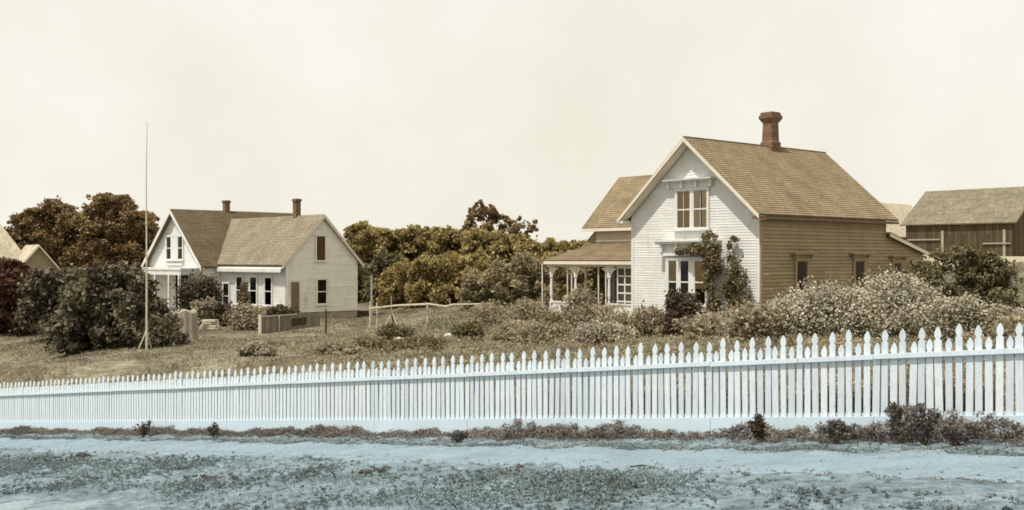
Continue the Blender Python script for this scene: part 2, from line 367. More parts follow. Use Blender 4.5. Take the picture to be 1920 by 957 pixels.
def groundmat():
    m, t, b = ng('ground_earth'); b.inputs['Roughness'].default_value = .97
    co = t.nodes.new('ShaderNodeTexCoord')
    def dotp(v, off):
        vm = t.nodes.new('ShaderNodeVectorMath'); vm.operation = 'DOT_PRODUCT'; vm.inputs[1].default_value = v
        t.links.new(co.outputs['Object'], vm.inputs[0]); ad = t.nodes.new('ShaderNodeMath'); ad.operation = 'ADD'; ad.inputs[1].default_value = off
        t.links.new(vm.outputs['Value'], ad.inputs[0]); return ad.outputs[0]
    tt = dotp((FN[0], FN[1], 0), float(-(FO * FN).sum()))
    n1 = noise(t, .35, 7, .65); n2 = noise(t, 1.7, 8, .7); n3 = noise(t, 7, 8, .7)
    yard = ramp(t, n1.outputs['Fac'], [(.32, (.115, .095, .06)), (.5, (.205, .178, .118)), (.66, (.295, .262, .185))]).outputs[0]
    y2 = ramp(t, n2.outputs['Fac'], [(.36, (.5, .5, .48)), (.66, (1.25, 1.25, 1.25))]).outputs[0]
    yard = mix(t, 1, yard, y2, 'MULTIPLY').outputs[0]
    hill = ramp(t, n2.outputs['Fac'], [(.35, (.31, .27, .18)), (.65, (.43, .385, .27))]).outputs[0]
    hm = ramp(t, dotp((.03, .004, 0), -.55), [(.52, (0, 0, 0)), (.75, (1, 1, 1))]).outputs[0]
    yard = mix(t, hm, yard, hill).outputs[0]
    dirt = ramp(t, n2.outputs['Fac'], [(.32, (.125, .165, .175)), (.5, (.215, .285, .315)), (.68, (.285, .37, .415))]).outputs[0]
    n4 = noise(t, 30, 6, .75)
    d4 = ramp(t, n4.outputs['Fac'], [(.3, (.6, .6, .6)), (.7, (1.25, 1.25, 1.25))]).outputs[0]
    dirt = mix(t, 1, dirt, d4, 'MULTIPLY').outputs[0]
    d3 = ramp(t, n3.outputs['Fac'], [(.34, (.5, .5, .5)), (.62, (1.18, 1.18, 1.18))]).outputs[0]
    dirt = mix(t, 1, dirt, d3, 'MULTIPLY').outputs[0]
    f = ramp(t, tt, [(.0, (0, 0, 0)), (.12, (1, 1, 1))]).outputs[0]
    t.links.new(mix(t, f, yard, dirt).outputs[0], b.inputs['Base Color'])
    bm = t.nodes.new('ShaderNodeBump'); bm.inputs['Strength'].default_value = .8; bm.inputs['Distance'].default_value = .06
    t.links.new(n3.outputs['Fac'], bm.inputs['Height']); t.links.new(bm.outputs[0], b.inputs['Normal']); return m
me.materials.append(groundmat())

def strip(name, t0, t1, s0, s1, m, lift, jag=.12, ds=.12, nt_=14):
    S = np.arange(s0, s1, ds); g = np.random.default_rng(len(name)); rows = []
    def wob(a): return a * (np.sin(S * 1.3 + 1) * .4 + np.sin(S * 3.1 + 2) * .35 + np.sin(S * 7.7) * .25 + g.normal(0, .25, len(S)))
    n0 = len(S); a, b = t0 + wob(jag), t1 + wob(jag * 1.6)
    vs, fs = [], []
    for j in range(nt_ + 1):
        T = a + (b - a) * j / nt_; x = FO[0] + FU[0] * S + FN[0] * T; y = FO[1] + FU[1] * S + FN[1] * T
        vs += np.stack([x, y, terr(x, y) + (lift if 1 < j < nt_ - 1 else -.05 if j in (0, nt_) else .004 + .012 * np.sin(S * 5.3 + j) + g.normal(0, .006, n0))], 1).tolist()
    n = len(S)
    for j in range(nt_):
        for i in range(n - 1): fs.append((j * n + i, (j + 1) * n + i, (j + 1) * n + i + 1, j * n + i + 1))
    me = bpy.data.meshes.new(name); me.from_pydata(vs, [], fs); me.materials.append(m)
    me.polygons.foreach_set('use_smooth', [True] * len(fs))
    o = bpy.data.objects.new(name, me); COL.objects.link(o); o['kind'] = 'structure'; return o
def dust(name, c, dark, sc=1.2, th=.58):
    m, t, b = ng(name); b.inputs['Roughness'].default_value = .97
    a = noise(t, sc, 8, .68); f = noise(t, 26, 6, .75); w = noise(t, 7, 6, .7, stretch=(1, 1, 1))
    col = ramp(t, a.outputs['Fac'], [(.3, k3(c, .8)), (.5, c), (.7, k3(c, 1.16))]).outputs[0]
    ff = ramp(t, f.outputs['Fac'], [(.30, (.62, .62, .62)), (.5, (1, 1, 1)), (.72, (1.22, 1.2, 1.18))]).outputs[0]
    col = mix(t, 1, col, ff, 'MULTIPLY').outputs[0]
    wf = ramp(t, w.outputs['Fac'], [(th, (0, 0, 0)), (th + .12, (.8, .8, .8))]).outputs[0]
    col = mix(t, wf, col, dark).outputs[0]; t.links.new(col, b.inputs['Base Color'])
    bm = t.nodes.new('ShaderNodeBump'); bm.inputs['Strength'].default_value = .9; bm.inputs['Distance'].default_value = .03
    t.links.new(w.outputs['Fac'], bm.inputs['Height']); b2 = t.nodes.new('ShaderNodeBump'); b2.inputs['Strength'].default_value = .6; b2.inputs['Distance'].default_value = .01
    t.links.new(f.outputs['Fac'], b2.inputs['Height']); t.links.new(bm.outputs[0], b2.inputs['Normal']); t.links.new(b2.outputs[0], b.inputs['Normal']); return m
PATHM = dust('trodden_dust', (.235, .308, .355), (.155, .19, .2))
strip('path', 1.2, 3.05, -30, 12, PATHM, .012, .16)
hl = hit(170, 935); _, tr_ = st(hl.x, hl.y)
strip('road', tr_, tr_ + 9, -34, 16, dust('road_dust', (.26, .325, .345), (.165, .2, .205)), .014, .35)

# ------------------------------------------------------------------ foliage
def leaves(name, blobs, leaf, m, parent, n, g, aspect=.55, shell=.55, up=.5, loc=None, loose=0):
    """blobs: rows of (x, y, z, rx, ry, rz); n leaves shared between them by size"""
    B = np.array(blobs, float); w = (B[:, 3] * B[:, 4] * B[:, 5]) ** .67; w /= w.sum()
    k = g.choice(len(B), n, p=w); d = g.normal(size=(n, 3)); d /= np.linalg.norm(d, axis=1)[:, None]
    r = shell + (1 - shell) * g.random(n) ** .7; r *= 1 + np.abs(g.normal(0, .22, n))
    c = B[k, :3] + d * B[k, 3:] * r[:, None]
    if loose: c = c + g.normal(0, 1, (n, 3)) * B[k, 3:] * loose
    nn = d * .42 + g.normal(0, .62, (n, 3)) + np.array([-.22, -.40, .12]); nn[:, 2] += up * .6; nn /= np.linalg.norm(nn, axis=1)[:, None]
    a = np.cross(nn, g.normal(size=(n, 3))); a /= np.linalg.norm(a, axis=1)[:, None]; b = np.cross(nn, a)
    L = leaf * (.55 + .9 * g.random(n))[:, None]
    v = np.stack([c - a * L, c - b * L * aspect + nn * L * .15, c + a * L, c + b * L * aspect + nn * L * .15], 1).reshape(-1, 3)
    return npmesh(name, v, 4, m, parent, loc)
def crown(w, d, h, z0, n, g, ragged=1.0):
    out = []
    for i in range(n):
        u = g.normal(size=3); u /= np.linalg.norm(u); q = .3 + .6 * g.random()
        s_ = (.13 + .2 * g.random()) * (1.25 if q < .55 else .85)
        s_ *= 1 if g.random() > .25 * ragged else .6
        x, y, z = u[0] * w / 2 * q, u[1] * d / 2 * q, z0 + h / 2 + u[2] * h / 2 * q
        out.append((x, y, z, w * s_, d * s_, h * s_ * .85))
    return out
def trunk(mb, h, r, g, limbs=6, spread=1.2, lean=0):
    pts = [(lean * h * t ** 2 + .06 * h * math.sin(5 * t + lean * 9), .03 * h * math.sin(4 * t + 1), h * t - .25 * (t == 0)) for t in (0, .12, .35, .6, .85, 1)]
    mb.tube(pts, [r * 1.5, r, r * .85, r * .7, r * .5, r * .25], 9)
    for i in range(limbs):
        t = .4 + .55 * i / max(1, limbs); b = V((lean * h * t ** 2, 0, h * t)); a = g.random() * 6.28
        e = b + V((math.cos(a) * spread, math.sin(a) * spread, spread * (.5 + .5 * g.random())))
        mb.tube([b, b.lerp(e, .5) + V((0, 0, -.08 * spread)), e], [r * .4, r * .27, r * .1], 6)
def tree(name, label, base, w, h, z0, m, n, leaf, seed, group=None, blobs=13, bark=None, cat='tree', ragged=1., d=None, trunk_r=None, shell=.5, extra=None):
    g = np.random.default_rng(seed); t = thing(name, label, cat, base, 0, group)
    mb = MB(); trunk(mb, z0 + (h - z0) * .75, trunk_r or w * .035 + .05, g, 7, w * .28); obj('trunk', mb, bark or BARK, t, smooth=True)
    bl = crown(w, d or w * .9, h - z0, z0, blobs, g, ragged)
    if extra: bl += extra
    c = leaves('crown', bl, leaf, m, t, n, g, shell=shell, loose=.2); return t
def sil(pts, z, bottom, g, n, rlo, rhi, depth, base, rag=5):
    """crown lumps that fill the outline (px, top row) down to the bottom row, at distance z, relative to the tree's base"""
    xs = np.linspace(pts[0][0], pts[-1][0], 24); ys = np.interp(xs, [p[0] for p in pts], [p[1] for p in pts]) + g.normal(1, rag, 24); out = []
    k = z / F
    def add(px, py, r):
        out.append(((px - CX) * k - base.x, g.normal(0, depth * .35), CZ - (py - HOR) * k - base.z, r * (.9 + .3 * g.random()), r, r * (.7 + .25 * g.random())))
    for i in range(n):
        px = xs[0] + (xs[-1] - xs[0]) * g.random(); top = np.interp(px, xs, ys); r = rlo + (rhi - rlo) * g.random()
        py = top + r / k * .8 + (max(top + 2, bottom) - top - r / k * 1.2) * g.random() ** 1.15
        add(px, py, r)
    for i in range(n):      # small lumps along the outline
        px = xs[0] + (xs[-1] - xs[0]) * g.random(); r = rlo * (.45 + .5 * g.random()); add(px, np.interp(px, xs, ys) + r / k * (.4 + .8 * g.random()), r)
    return out
def stree(name, label, px, z, pts, bottom, m, n, leaf, seed, group, lumps=40, rlo=.5, rhi=1.1, depth=3.5, bark=None, tr=.2, loose=.45):
    g = np.random.default_rng(seed); base = at(px, z); t = thing(name, label, 'tree', base, 0, group)
    top = CZ - (min(p[1] for p in pts) - HOR) / F * z - base.z
    mb = MB(); trunk(mb, top * .8, tr, g, 8, top * .2); obj('trunk', mb, bark or BARK, t, smooth=True)
    leaves('crown', sil(pts, z, bottom, g, lumps, rlo, rhi, depth, base), leaf, m, t, n, g, shell=.2, up=.55, loose=loose); return t
def shrub(name, label, base, w, h, m, n, leaf, seed, group=None, blobs=18, blossom=0, d=None, stems=5, ragged=1.0, bl_size=.05, sink=.12, bm=None, shell=.45):
    g = np.random.default_rng(seed); t = thing(name, label, 'shrub', base, 0, group)
    mb = MB()
    for i in range(stems):
        a = g.random() * 6.28; q = w * .28 * g.random()
        mb.tube([(q * .2 * math.cos(a), q * .2 * math.sin(a), -.15), (q * .6 * math.cos(a), q * .6 * math.sin(a), h * .35), (q * math.cos(a), q * math.sin(a), h * .8)], [.03, .022, .01], 5)
    obj('stems', mb, BARK, t)
    bl = crown(w, d or w * .85, h * (1 + sink), -h * sink, blobs, g, ragged)
    leaves('foliage', bl, leaf, m, t, n, g, shell=shell, loose=.25)
    if blossom: leaves('blossoms', [(x, y, z + .03, a * 1.04, b * 1.04, c * 1.04) for x, y, z, a, b, c in bl if z > h * .12], bl_size, bm or BLOS, t, blossom, g, .8, .8)
    return t
def blades(name, x, y, h, wd, m, lean=.5, g=RG, lift=0, **tags):
    n = len(x); z = terr(x, y) - .02 + lift; a = g.random(n) * 6.283; ca, sa = np.cos(a), np.sin(a)
    b = g.random(n) * 6.283; L = h * lean * (.3 + g.random(n)); w2 = wd * .5
    base = np.stack([x, y, z], 1); side = np.stack([ca * w2, sa * w2, 0 * x], 1); tip = base + np.stack([np.cos(b) * L, np.sin(b) * L, h], 1)
    mid = base + np.stack([np.cos(b) * L * .3, np.sin(b) * L * .3, h * .55], 1)
    v = np.stack([base - side, base + side, mid + side * .75, tip, mid - side * .75], 1).reshape(-1, 3)
    o = npmesh(name, v, 5, m); tag(o, **tags); return o

# ------------------------------------------------------------------ building helpers
class Fr:
    """a wall face: origin, direction to the viewer's right, outward normal"""
    def __init__(s, o, u, n): s.o, s.u, s.n = V(o), V(u), V(n)
    def p(s, a, z, d=0): return s.o + s.u * a + V((0, 0, z)) + s.n * d
    def box(s, mb, a0, a1, z0, z1, d0, d1):
        mb.hexa([s.p(a0, z0, d1), s.p(a1, z0, d1), s.p(a1, z0, d0), s.p(a0, z0, d0), s.p(a0, z1, d1), s.p(a1, z1, d1), s.p(a1, z1, d0), s.p(a0, z1, d0)])
    def prism(s, mb, poly, d0, d1):
        mb.slab([s.p(a, z, d1) for a, z in poly], s.n * (d0 - d1))
def clap(name, fr, poly, m, parent, step=.125, lap=.022):
    mb = MB(); mb.courses([fr.p(a, z) for a, z in poly], fr.u, (0, 0, 1), step, lap, 3.2); return obj(name, mb, m, parent)
def window(parent, fr, lights, z0, z1, frame_m, d=.02, case=.11, cornice=None, curtain=None, bars=True, sill=True, name='window', depth=.09, label=None, mull=None):
    mb = MB(); a0, a1 = lights[0][0], lights[-1][1]
    fr.box(mb, a0 - case, a0, z0, z1, d, d + depth); fr.box(mb, a1, a1 + case, z0, z1, d, d + depth)
    fr.box(mb, a0 - case, a1 + case, z1, z1 + case, d, d + depth + .01)
    for (p, q), (r_, s_) in zip(lights, lights[1:]): fr.box(mb, q, r_, z0, z1, d, d + depth - .004)
    w = obj(name, mb, frame_m, parent)
    if label: w['label'] = label
    if sill:
        mb = MB(); fr.box(mb, a0 - case - .08, a1 + case + .08, z0 - .1, z0, d, d + depth + .09); obj('sill', mb, frame_m, w)
    for i, (p, q) in enumerate(lights):
        mb = MB(); fr.box(mb, p, q, z0, z1, d, d + .012); obj('dark_interior', mb, DARKIN, w)
        if curtain:
            cu = curtain[i % len(curtain)]
            if cu:
                mb = MB(); n = 9; cz0, cz1, split = cu[0] * (z1 - z0) + z0, cu[1] * (z1 - z0) + z0, cu[2]
                spans = [(p, p + (q - p) * split), (q - (q - p) * split, q)] if split < .5 else [(p, q)]
                for (aa, bb) in spans:
                    for k in range(n):
                        x0, x1 = aa + (bb - aa) * k / n, aa + (bb - aa) * (k + 1) / n
                        d0, d1 = d + .02 + .012 * (k % 2), d + .02 + .012 * ((k + 1) % 2)
                        mb.face([fr.p(x0, cz0, d0), fr.p(x1, cz0, d1), fr.p(x1, cz1, d1), fr.p(x0, cz1, d0)])
                obj('curtain', mb, cu[3], w)
        mb = MB(); fr.box(mb, p, q, z0, z1, d + .045, d + .05); obj('pane', mb, GLASS, w)
        if bars:
            mb = MB(); zm = (z0 + z1) / 2
            fr.box(mb, p, q, zm - .03, zm + .03, d + .04, d + .07)
            fr.box(mb, p, p + .035, z0, z1, d + .04, d + .068); fr.box(mb, q - .035, q, z0, z1, d + .04, d + .068)
            fr.box(mb, p, q, z0, z0 + .05, d + .041, d + .067); fr.box(mb, p, q, z1 - .04, z1, d + .041, d + .067)
            if bars == 2: fr.box(mb, (p + q) / 2 - .012, (p + q) / 2 + .012, z0, z1, d + .042, d + .062)
            obj('sash', mb, frame_m, w)
    if cornice:
        c0, c1, cz0, cz1, proj = cornice; mb = MB()
        fr.box(mb, c0 + .12, c1 - .12, cz0, cz1 - .1, d, d + .07)
        fr.box(mb, c0, c1, cz1 - .1, cz1 - .04, d, d + proj); fr.box(mb, c0 - .05, c1 + .05, cz1 - .04, cz1, d, d + proj + .06)
        k = max(2, int((c1 - c0) / .8) + 1)
        for i in range(k):
            a = c0 + .14 + (c1 - c0 - .28) * i / (k - 1)
            fr.prism(mb, [(a - .05, cz1 - .1), (a - .05, cz0 + .02), (a + .05, cz0 + .02), (a + .05, cz1 - .1)], d + .07, d + proj * .72)
        obj('cornice', mb, frame_m, w)
    return w
def slope(mb, poly, u, v, step=.16, lap=.013, th=.1):
    """one roof slope: shingle courses over a slab"""
    n = V(u).normalized().cross(V(v).normalized())
    mb.slab([V(p) - n * .004 for p in poly], n * -th); mb.courses(poly, u, v, step, lap)
def bracing(mb, a, b, w, h):
    a, b = V(a), V(b); d = (b - a).normalized(); s = d.cross(V((0, 0, 1))).normalized() * w / 2; up = s.cross(d).normalized() * h / 2
    mb.hexa([a - s - up, a + s - up, b + s - up, b - s - up, a - s + up, a + s + up, b + s + up, b - s + up])

# ================================================================== THE WHITE FARMHOUSE (right)
RB = -3.1
hx = thing('farmhouse', 'large white gabled farmhouse with corner porch and brick chimney behind the picket fence', 'house', (10.93, 47.0, CZ + RB), R(-49.6))
W, L, EW, XM = 7.7, 10.3, 5.12, -3.85
pit = 3.7 / 4.25; RID = 8.75
def rz_(x): return RID - abs(x - XM) * pit            # top of the main roof
fF = Fr((-W, 0, 0), (1, 0, 0), (0, -1, 0)); fR = Fr((0, 0, 0), (0, 1, 0), (1, 0, 0)); fL = Fr((-W, L, 0), (0, -1, 0), (-1, 0, 0))
clap('wall', fF, [(0, -.1), (W, -.1), (W, rz_(0) - .14), (W / 2, RID - .14), (0, rz_(0) - .14)], WHITE, hx, .125, .017)
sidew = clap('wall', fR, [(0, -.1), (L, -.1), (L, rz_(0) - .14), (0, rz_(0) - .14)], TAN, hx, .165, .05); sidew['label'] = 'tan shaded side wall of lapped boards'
clap('wall', fL, [(0, -.1), (L, -.1), (L, rz_(0) - .14), (0, rz_(0) - .14)], WHITE, hx)
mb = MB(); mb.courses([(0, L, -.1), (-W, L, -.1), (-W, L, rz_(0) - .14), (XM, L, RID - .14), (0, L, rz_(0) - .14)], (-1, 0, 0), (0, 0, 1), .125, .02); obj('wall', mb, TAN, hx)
mb = MB(); mb.box((-W - .02, -.03, -1.4), (.03, L + .03, -.1)); obj('foundation', mb, STONE, hx)
mb = MB()
fF.box(mb, -.005, .13, -.1, 5.15, .0, .042); obj('corner_board', mb, WHITE, hx)
mb = MB(); fF.box(mb, W - .13, W + .0, -.1, 5.15, .0, .042); obj('corner_board', mb, WHITE, hx)
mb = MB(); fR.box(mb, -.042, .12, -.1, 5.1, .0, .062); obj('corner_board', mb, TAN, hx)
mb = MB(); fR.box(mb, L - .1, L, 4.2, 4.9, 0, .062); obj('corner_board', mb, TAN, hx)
mb = MB(); y0, y1 = -.62, L + .6; ex0, ex1 = XM - 4.25, XM + 4.25
c1 = V((1, 0, -pit)).normalized(); c0 = V((-1, 0, -pit)).normalized()
slope(mb, [(ex1, y0, rz_(ex1)), (ex1, y1, rz_(ex1)), (XM, y1, RID), (XM, y0, RID)], (0, 1, 0), -c1)
slope(mb, [(ex0, y1, rz_(ex0)), (ex0, y0, rz_(ex0)), (XM, y0, RID), (XM, y1, RID)], (0, -1, 0), -c0)
mb.box((XM - .06, y0, RID - .02), (XM + .06, y1, RID + .035)); roof = obj('roof', mb, SHING, hx)
mb = MB()                                             # rake boards and soffit along the front gable
for sgn, ex in ((1, ex1), (-1, ex0)):
    for yy, hgt, a in ((y0 - .03, .19, .035), (y0 + .05, .12, .45)):
        p0, p1 = V((XM, yy, RID - .03 - (.1 if a > .1 else 0))), V((ex, yy, rz_(ex) - .03 - (.1 if a > .1 else 0)))
        mb.slab([p0, p1, p1 + V((0, 0, -hgt)), p0 + V((0, 0, -hgt))] if sgn > 0 else [p1, p0, p0 + V((0, 0, -hgt)), p1 + V((0, 0, -hgt))], (0, a, 0))
obj('rake_board', mb, CREAM, hx)
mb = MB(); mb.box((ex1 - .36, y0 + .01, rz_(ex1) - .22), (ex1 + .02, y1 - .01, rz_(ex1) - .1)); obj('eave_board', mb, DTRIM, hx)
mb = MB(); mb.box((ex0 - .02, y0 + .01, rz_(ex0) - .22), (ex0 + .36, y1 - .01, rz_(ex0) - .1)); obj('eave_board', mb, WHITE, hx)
# upper pair, in the gable
window(hx, fF, [(2.98, 3.80), (3.98, 4.80)], 4.5, 6.3, WHITE, cornice=(2.4, 5.22, 6.42, 6.82, .34), bars=2,
       curtain=[(.0, 1, .99, CURT), (0, 1, .42, CURTW)])
# ground floor: a shallow bay of three lights under a bracketed hood
mb = MB(); fF.box(mb, 2.5, 5.2, .2, 3.2, .02, .34); bay = obj('bay', mb, WHITE, hx)
bF = Fr((-W, -.34, 0), (1, 0, 0), (0, -1, 0))
window(bay, bF, [(2.72, 3.26), (3.46, 4.0), (4.32, 4.98)], .98, 3.02, WHITE, d=.003, case=.14, bars=1, name='bay_window', curtain=[(.5, 1, .99, CURT), None, (.35, 1, .99, CURT)])
mb = MB()
fF.box(mb, 2.3, 5.4, 3.22, 3.36, .02, .52); fF.box(mb, 2.42, 5.28, 3.36, 3.78, .02, .42)
fF.box(mb, 2.12, 5.52, 3.78, 3.88, .02, .66); fF.box(mb, 2.04, 5.6, 3.88, 3.96, .02, .74)
for a in (2.36, 3.3, 4.2, 5.14): fF.prism(mb, [(a, 3.78), (a, 3.4), (a + .13, 3.4), (a + .13, 3.78)], .42, .60)
obj('bay_cornice', mb, WHITE, hx)
for a, w_, zb, zt in ((3.03, .84, 1.0, 3.0), (7.83, .84, 1.0, 3.0), (11.3, .7, 1.6, 2.9)):
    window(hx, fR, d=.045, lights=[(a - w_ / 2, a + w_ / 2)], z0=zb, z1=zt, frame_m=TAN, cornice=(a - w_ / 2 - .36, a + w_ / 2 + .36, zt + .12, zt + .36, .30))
# rear lean-to
LL = 14.0
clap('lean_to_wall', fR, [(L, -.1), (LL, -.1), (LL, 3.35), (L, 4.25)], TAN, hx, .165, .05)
mb = MB(); mb.box((-5.5, L, -1.4), (.02, LL, -.102)); mb.box((-5.5, L + .01, -.1), (-.03, LL - .03, 3.3)); obj('lean_to_core', mb, STONE, hx)
mb = MB(); slope(mb, [(.28, LL + .3, 3.42), (-5.5, LL + .3, 3.42), (-5.5, L, 4.42), (.28, L, 4.42)], (-1, 0, 0), (0, -3.99, 1.0)); obj('lean_to_roof', mb, SHING, hx)
mb = MB(); mb.slab([(.3, L, 4.36), (.3, LL + .3, 3.37), (.3, LL + .3, 3.2), (.3, L, 4.2)], (-.05, 0, 0)); obj('lean_to_trim', mb, CREAM, hx)
# chimney
mb = MB(); cx_, cy_ = XM, 6.07
def ring(h, z): return [(cx_ - h, cy_ - h, z), (cx_ + h, cy_ - h, z), (cx_ + h, cy_ + h, z), (cx_ - h, cy_ + h, z)]
mb.tube_rings([ring(.36, 8.2), ring(.36, 8.95), ring(.30, 9.0), ring(.275, 9.95)])
ch = obj('chimney', mb, BRICK, hx)
mb = MB(); mb.tube_rings([ring(.29, 9.95), ring(.34, 10.02), ring(.42, 10.16), ring(.42, 10.3), ring(.36, 10.32), ring(.36, 10.44), ring(.30, 10.48)]); obj('chimney_cap', mb, BRICK, ch)
# left wing
wy0, wy1, wym, wx0 = 3.4, 8.6, 6.0, -13.6; WR, WE = 7.8, 4.8
fW = Fr((wx0, wy0, 0), (1, 0, 0), (0, -1, 0)); fWL = Fr((wx0, wy1, 0), (0, -1, 0), (-1, 0, 0))
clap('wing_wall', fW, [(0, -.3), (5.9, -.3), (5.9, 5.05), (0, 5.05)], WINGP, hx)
clap('wing_wall', fWL, [(0, -.3), (5.2, -.3), (5.2, 5.1), (2.6, 7.6), (0, 5.1)], WHITE, hx)
mb = MB(); mb.box((wx0 + .01, wy0 + .03, -1.4), (-7.72, wy1, -.3)); obj('foundation', mb, STONE, hx)
mb = MB()
def xm(h): return XM - (RID - h) / pit - .02
slope(mb, [(-14.35, 3.0, WE), (xm(WE), 3.0, WE), (xm(WR), wym, WR), (-14.35, wym, WR)], (1, 0, 0), (0, 1, 1))
slope(mb, [(xm(WE), 9.0, WE), (-14.35, 9.0, WE), (-14.35, wym, WR), (xm(WR), wym, WR)], (-1, 0, 0), (0, -1, 1)); obj('wing_roof', mb, SHING, hx)
mb = MB(); mb.box((-14.35, 2.97, WE - .2), (-7.75, 3.06, WE - .03)); mb.box((-14.3, 3.06, WE - .12), (-7.75, 3.4, WE - .06))
mb.slab([(-14.37, 3.0, WE - .02), (-14.37, 6, WR - .02), (-14.37, 6, WR - .2), (-14.37, 3.0, WE - .2)], (.04, 0, 0))
mb.slab([(-14.37, 6, WR - .02), (-14.37, 9, WE - .02), (-14.37, 9, WE - .2), (-14.37, 6, WR - .2)], (.04, 0, 0)); obj('wing_eave_board', mb, CREAM, hx)
fW.box(mb := MB(), .0, 5.9, 4.02, 4.12, .025, .06); obj('wing_trim', mb, CREAM, hx)
# corner porch
px0, py0, PE, PT = -15.6, 1.2, 3.0, 3.98
mb = MB()
slope(mb, [(px0, py0, PE), (-7.72, py0, PE), (-7.72, wy0, PT), (wx0, wy0, PT)], (1, 0, 0), (0, 2.2, .98), .16, .02, .08)
slope(mb, [(px0, 8.6, PE), (px0, py0, PE), (wx0, wy0, PT), (wx0, 8.6, PT)], (0, -1, 0), (2.0, 0, .98), .16, .02, .08)
mb.slab([(px0 + .9, 3.05, 3.55), (wx0, 3.42, 4.0), (wx0, 3.45, 4.75)], (0, 4, 0))
obj('porch_roof', mb, SHING, hx)
mb = MB(); mb.box((px0 + .02, py0 + .01, PE - .22), (-7.75, py0 + .09, PE - .05)); mb.box((px0 + .02, py0 + .1, PE - .22), (px0 + .1, 8.5, PE - .05))
mb.box((px0 + .25, py0 + .25, PE - .34), (-7.75, py0 + .4, PE - .1)); obj('porch_eave_board', mb, CREAM, hx)
mb = MB(); mb.box((px0 + .2, py0 + .2, -.1), (-7.75, wy0, 0)); mb.box((px0 + .2, wy0, -.1), (wx0 - .03, 8.5, 0)); obj('porch_floor', mb, OLDW, hx)
mb = MB(); mb.box((px0 + .24, py0 + .26, -1.3), (-7.8, py0 + .3, -.102)); mb.box((px0 + .24, py0 + .3, -1.3), (px0 + .3, 8.4, -.102)); obj('porch_skirt', mb, OLDW, hx)
PYL = py0 + .32
def turned(x, y, parent):
    mb = MB(); mb.box((x - .08, y - .08, 0), (x + .08, y + .08, .75)); 
    mb.lathe(x, y, [(.06, .75), (.085, .8), (.05, .86), (.085, 1.1), (.08, 1.6), (.055, 2.0), (.09, 2.08), (.09, 2.14), (.055, 2.2)], 10)
    mb.box((x - .075, y - .075, 2.2), (x + .075, y + .075, 2.68)); return obj('porch_post', mb, WHITE, parent)
for x in (-15.25, -13.3, -10.75, -8.0): turned(x, PYL, hx)
turned(-15.25, 4.2, hx); turned(-15.25, 7.2, hx)
for x, yy in ((-15.72, py0 + .05), (-13.95, PYL), (-13.62, PYL), (-11.55, PYL), (-11.0, PYL)):
    mb = MB(); mb.tube([(x, yy, -.7 if x < -15.6 else 0), (x + .01, yy, 1.2), (x, yy, 2.8)], .04, 6); obj('porch_pole', mb, CREAM, hx)
for x in (-15.25, -13.3, -10.75):
    for sg in (-1, 1):
        if x < -15 and sg < 0: continue
        mb = MB(); pts = [(x + sg * .08, 2.66), (x + sg * .08, 1.95)]
        pts += [(x + sg * (.08 + .62 * (1 - math.cos(t))), 1.95 + .62 * math.sin(t)) for t in (.35, .7, 1.05, 1.4)] + [(x + sg * .72, 2.66)]
        for i in range(1, len(pts) - 2):   # triangle fan keeps each prism convex
            q = [pts[0], pts[i], pts[i + 1]]; q = q if sg > 0 else q[::-1]
            mb.slab([(a, PYL - .03, b) for a, b in q], (0, .06, 0))
        obj('porch_bracket', mb, CREAM, hx)
for a, b in ((-15.2, -13.4), (-10.65, -8.1)):
    mb = MB(); mb.box((a, PYL - .03, -.28), (b, PYL + .03, .66)); mb.box((a - .04, PYL - .07, .66), (b + .04, PYL + .07, .74))
    for k in range(5):
        x = a + (b - a) * (k + .5) / 5; mb.box((x - .03, PYL - .055, -.2), (x + .03, PYL - .03, .6))
    obj('porch_panel', mb, WHITE, hx)
mb = MB()
for k in range(5): z = .86 + k * .44; mb.box((-10.2, PYL + .04, z - .035), (-8.1, PYL + .09, z + .035))
for k in range(5): x = -10.2 + k * .52; mb.box((x - .035, PYL + .05, .76), (x + .035, PYL + .08, 2.66))
obj('porch_lattice', mb, WHITE, hx)
window(hx, fW, [(.6, 1.35)], .7, 2.7, WHITE); window(hx, fW, [(3.2, 4.1)], .0, 2.3, WHITE, name='door', sill=False)

# ================================================================== THE COTTAGE (left)
CB = -3.78
cx2 = thing('cottage', 'white L shaped cottage with two small chimneys behind the yard at left', 'house', (-15.09, 71.0, CZ + CB), R(45))
BW, BE, BR = 5.92, 3.36, 6.81; bx = BW / 2; bp = (BR - BE) / (bx + .4)
AE, AR, AY0, AY1, AYM = 3.2, 7.44, 8.4, 16.8, 12.6; ap = (AR - AE) / (AYM - AY0 + .4)
def bz(x): return BR - abs(x - bx) * bp
def az(y): return AR - abs(y - AYM) * ap
fB = Fr((0, 0, 0), (1, 0, 0), (0, -1, 0)); fBs = Fr((0, AY0, 0), (0, -1, 0), (-1, 0, 0)); fBr = Fr((BW, 0, 0), (0, 1, 0), (1, 0, 0))
clap('wall', fB, [(0, .15), (BW, .15), (BW, bz(0) - .12), (bx, BR - .12), (0, bz(0) - .12)], COTW, cx2, .17, .05)
clap('wall', fBs, [(0, .15), (AY0, .15), (AY0, bz(0) - .12), (0, bz(0) - .12)], WHITE, cx2, .14, .02)
clap('wall', fBr, [(0, .15), (AY0, .15), (AY0, bz(0) - .12), (0, bz(0) - .12)], COTW, cx2, .17, .05)
mb = MB(); mb.box((-.0, .02, -1.5), (BW, 8.4, .15)); mb.box((-1.3, 8.42, -1.5), (8.5, 16.8, .15)); obj('foundation', mb, STONE, cx2)
fA = Fr((-1.3, AY1, 0), (0, -1, 0), (-1, 0, 0)); AW = AY1 - AY0
clap('gable_wall', fA, [(0, .15), (AW, .15), (AW, az(AY0) - .12), (AW / 2, AR - .12), (0, az(AY0) - .12)], WHITE, cx2, .14, .02)
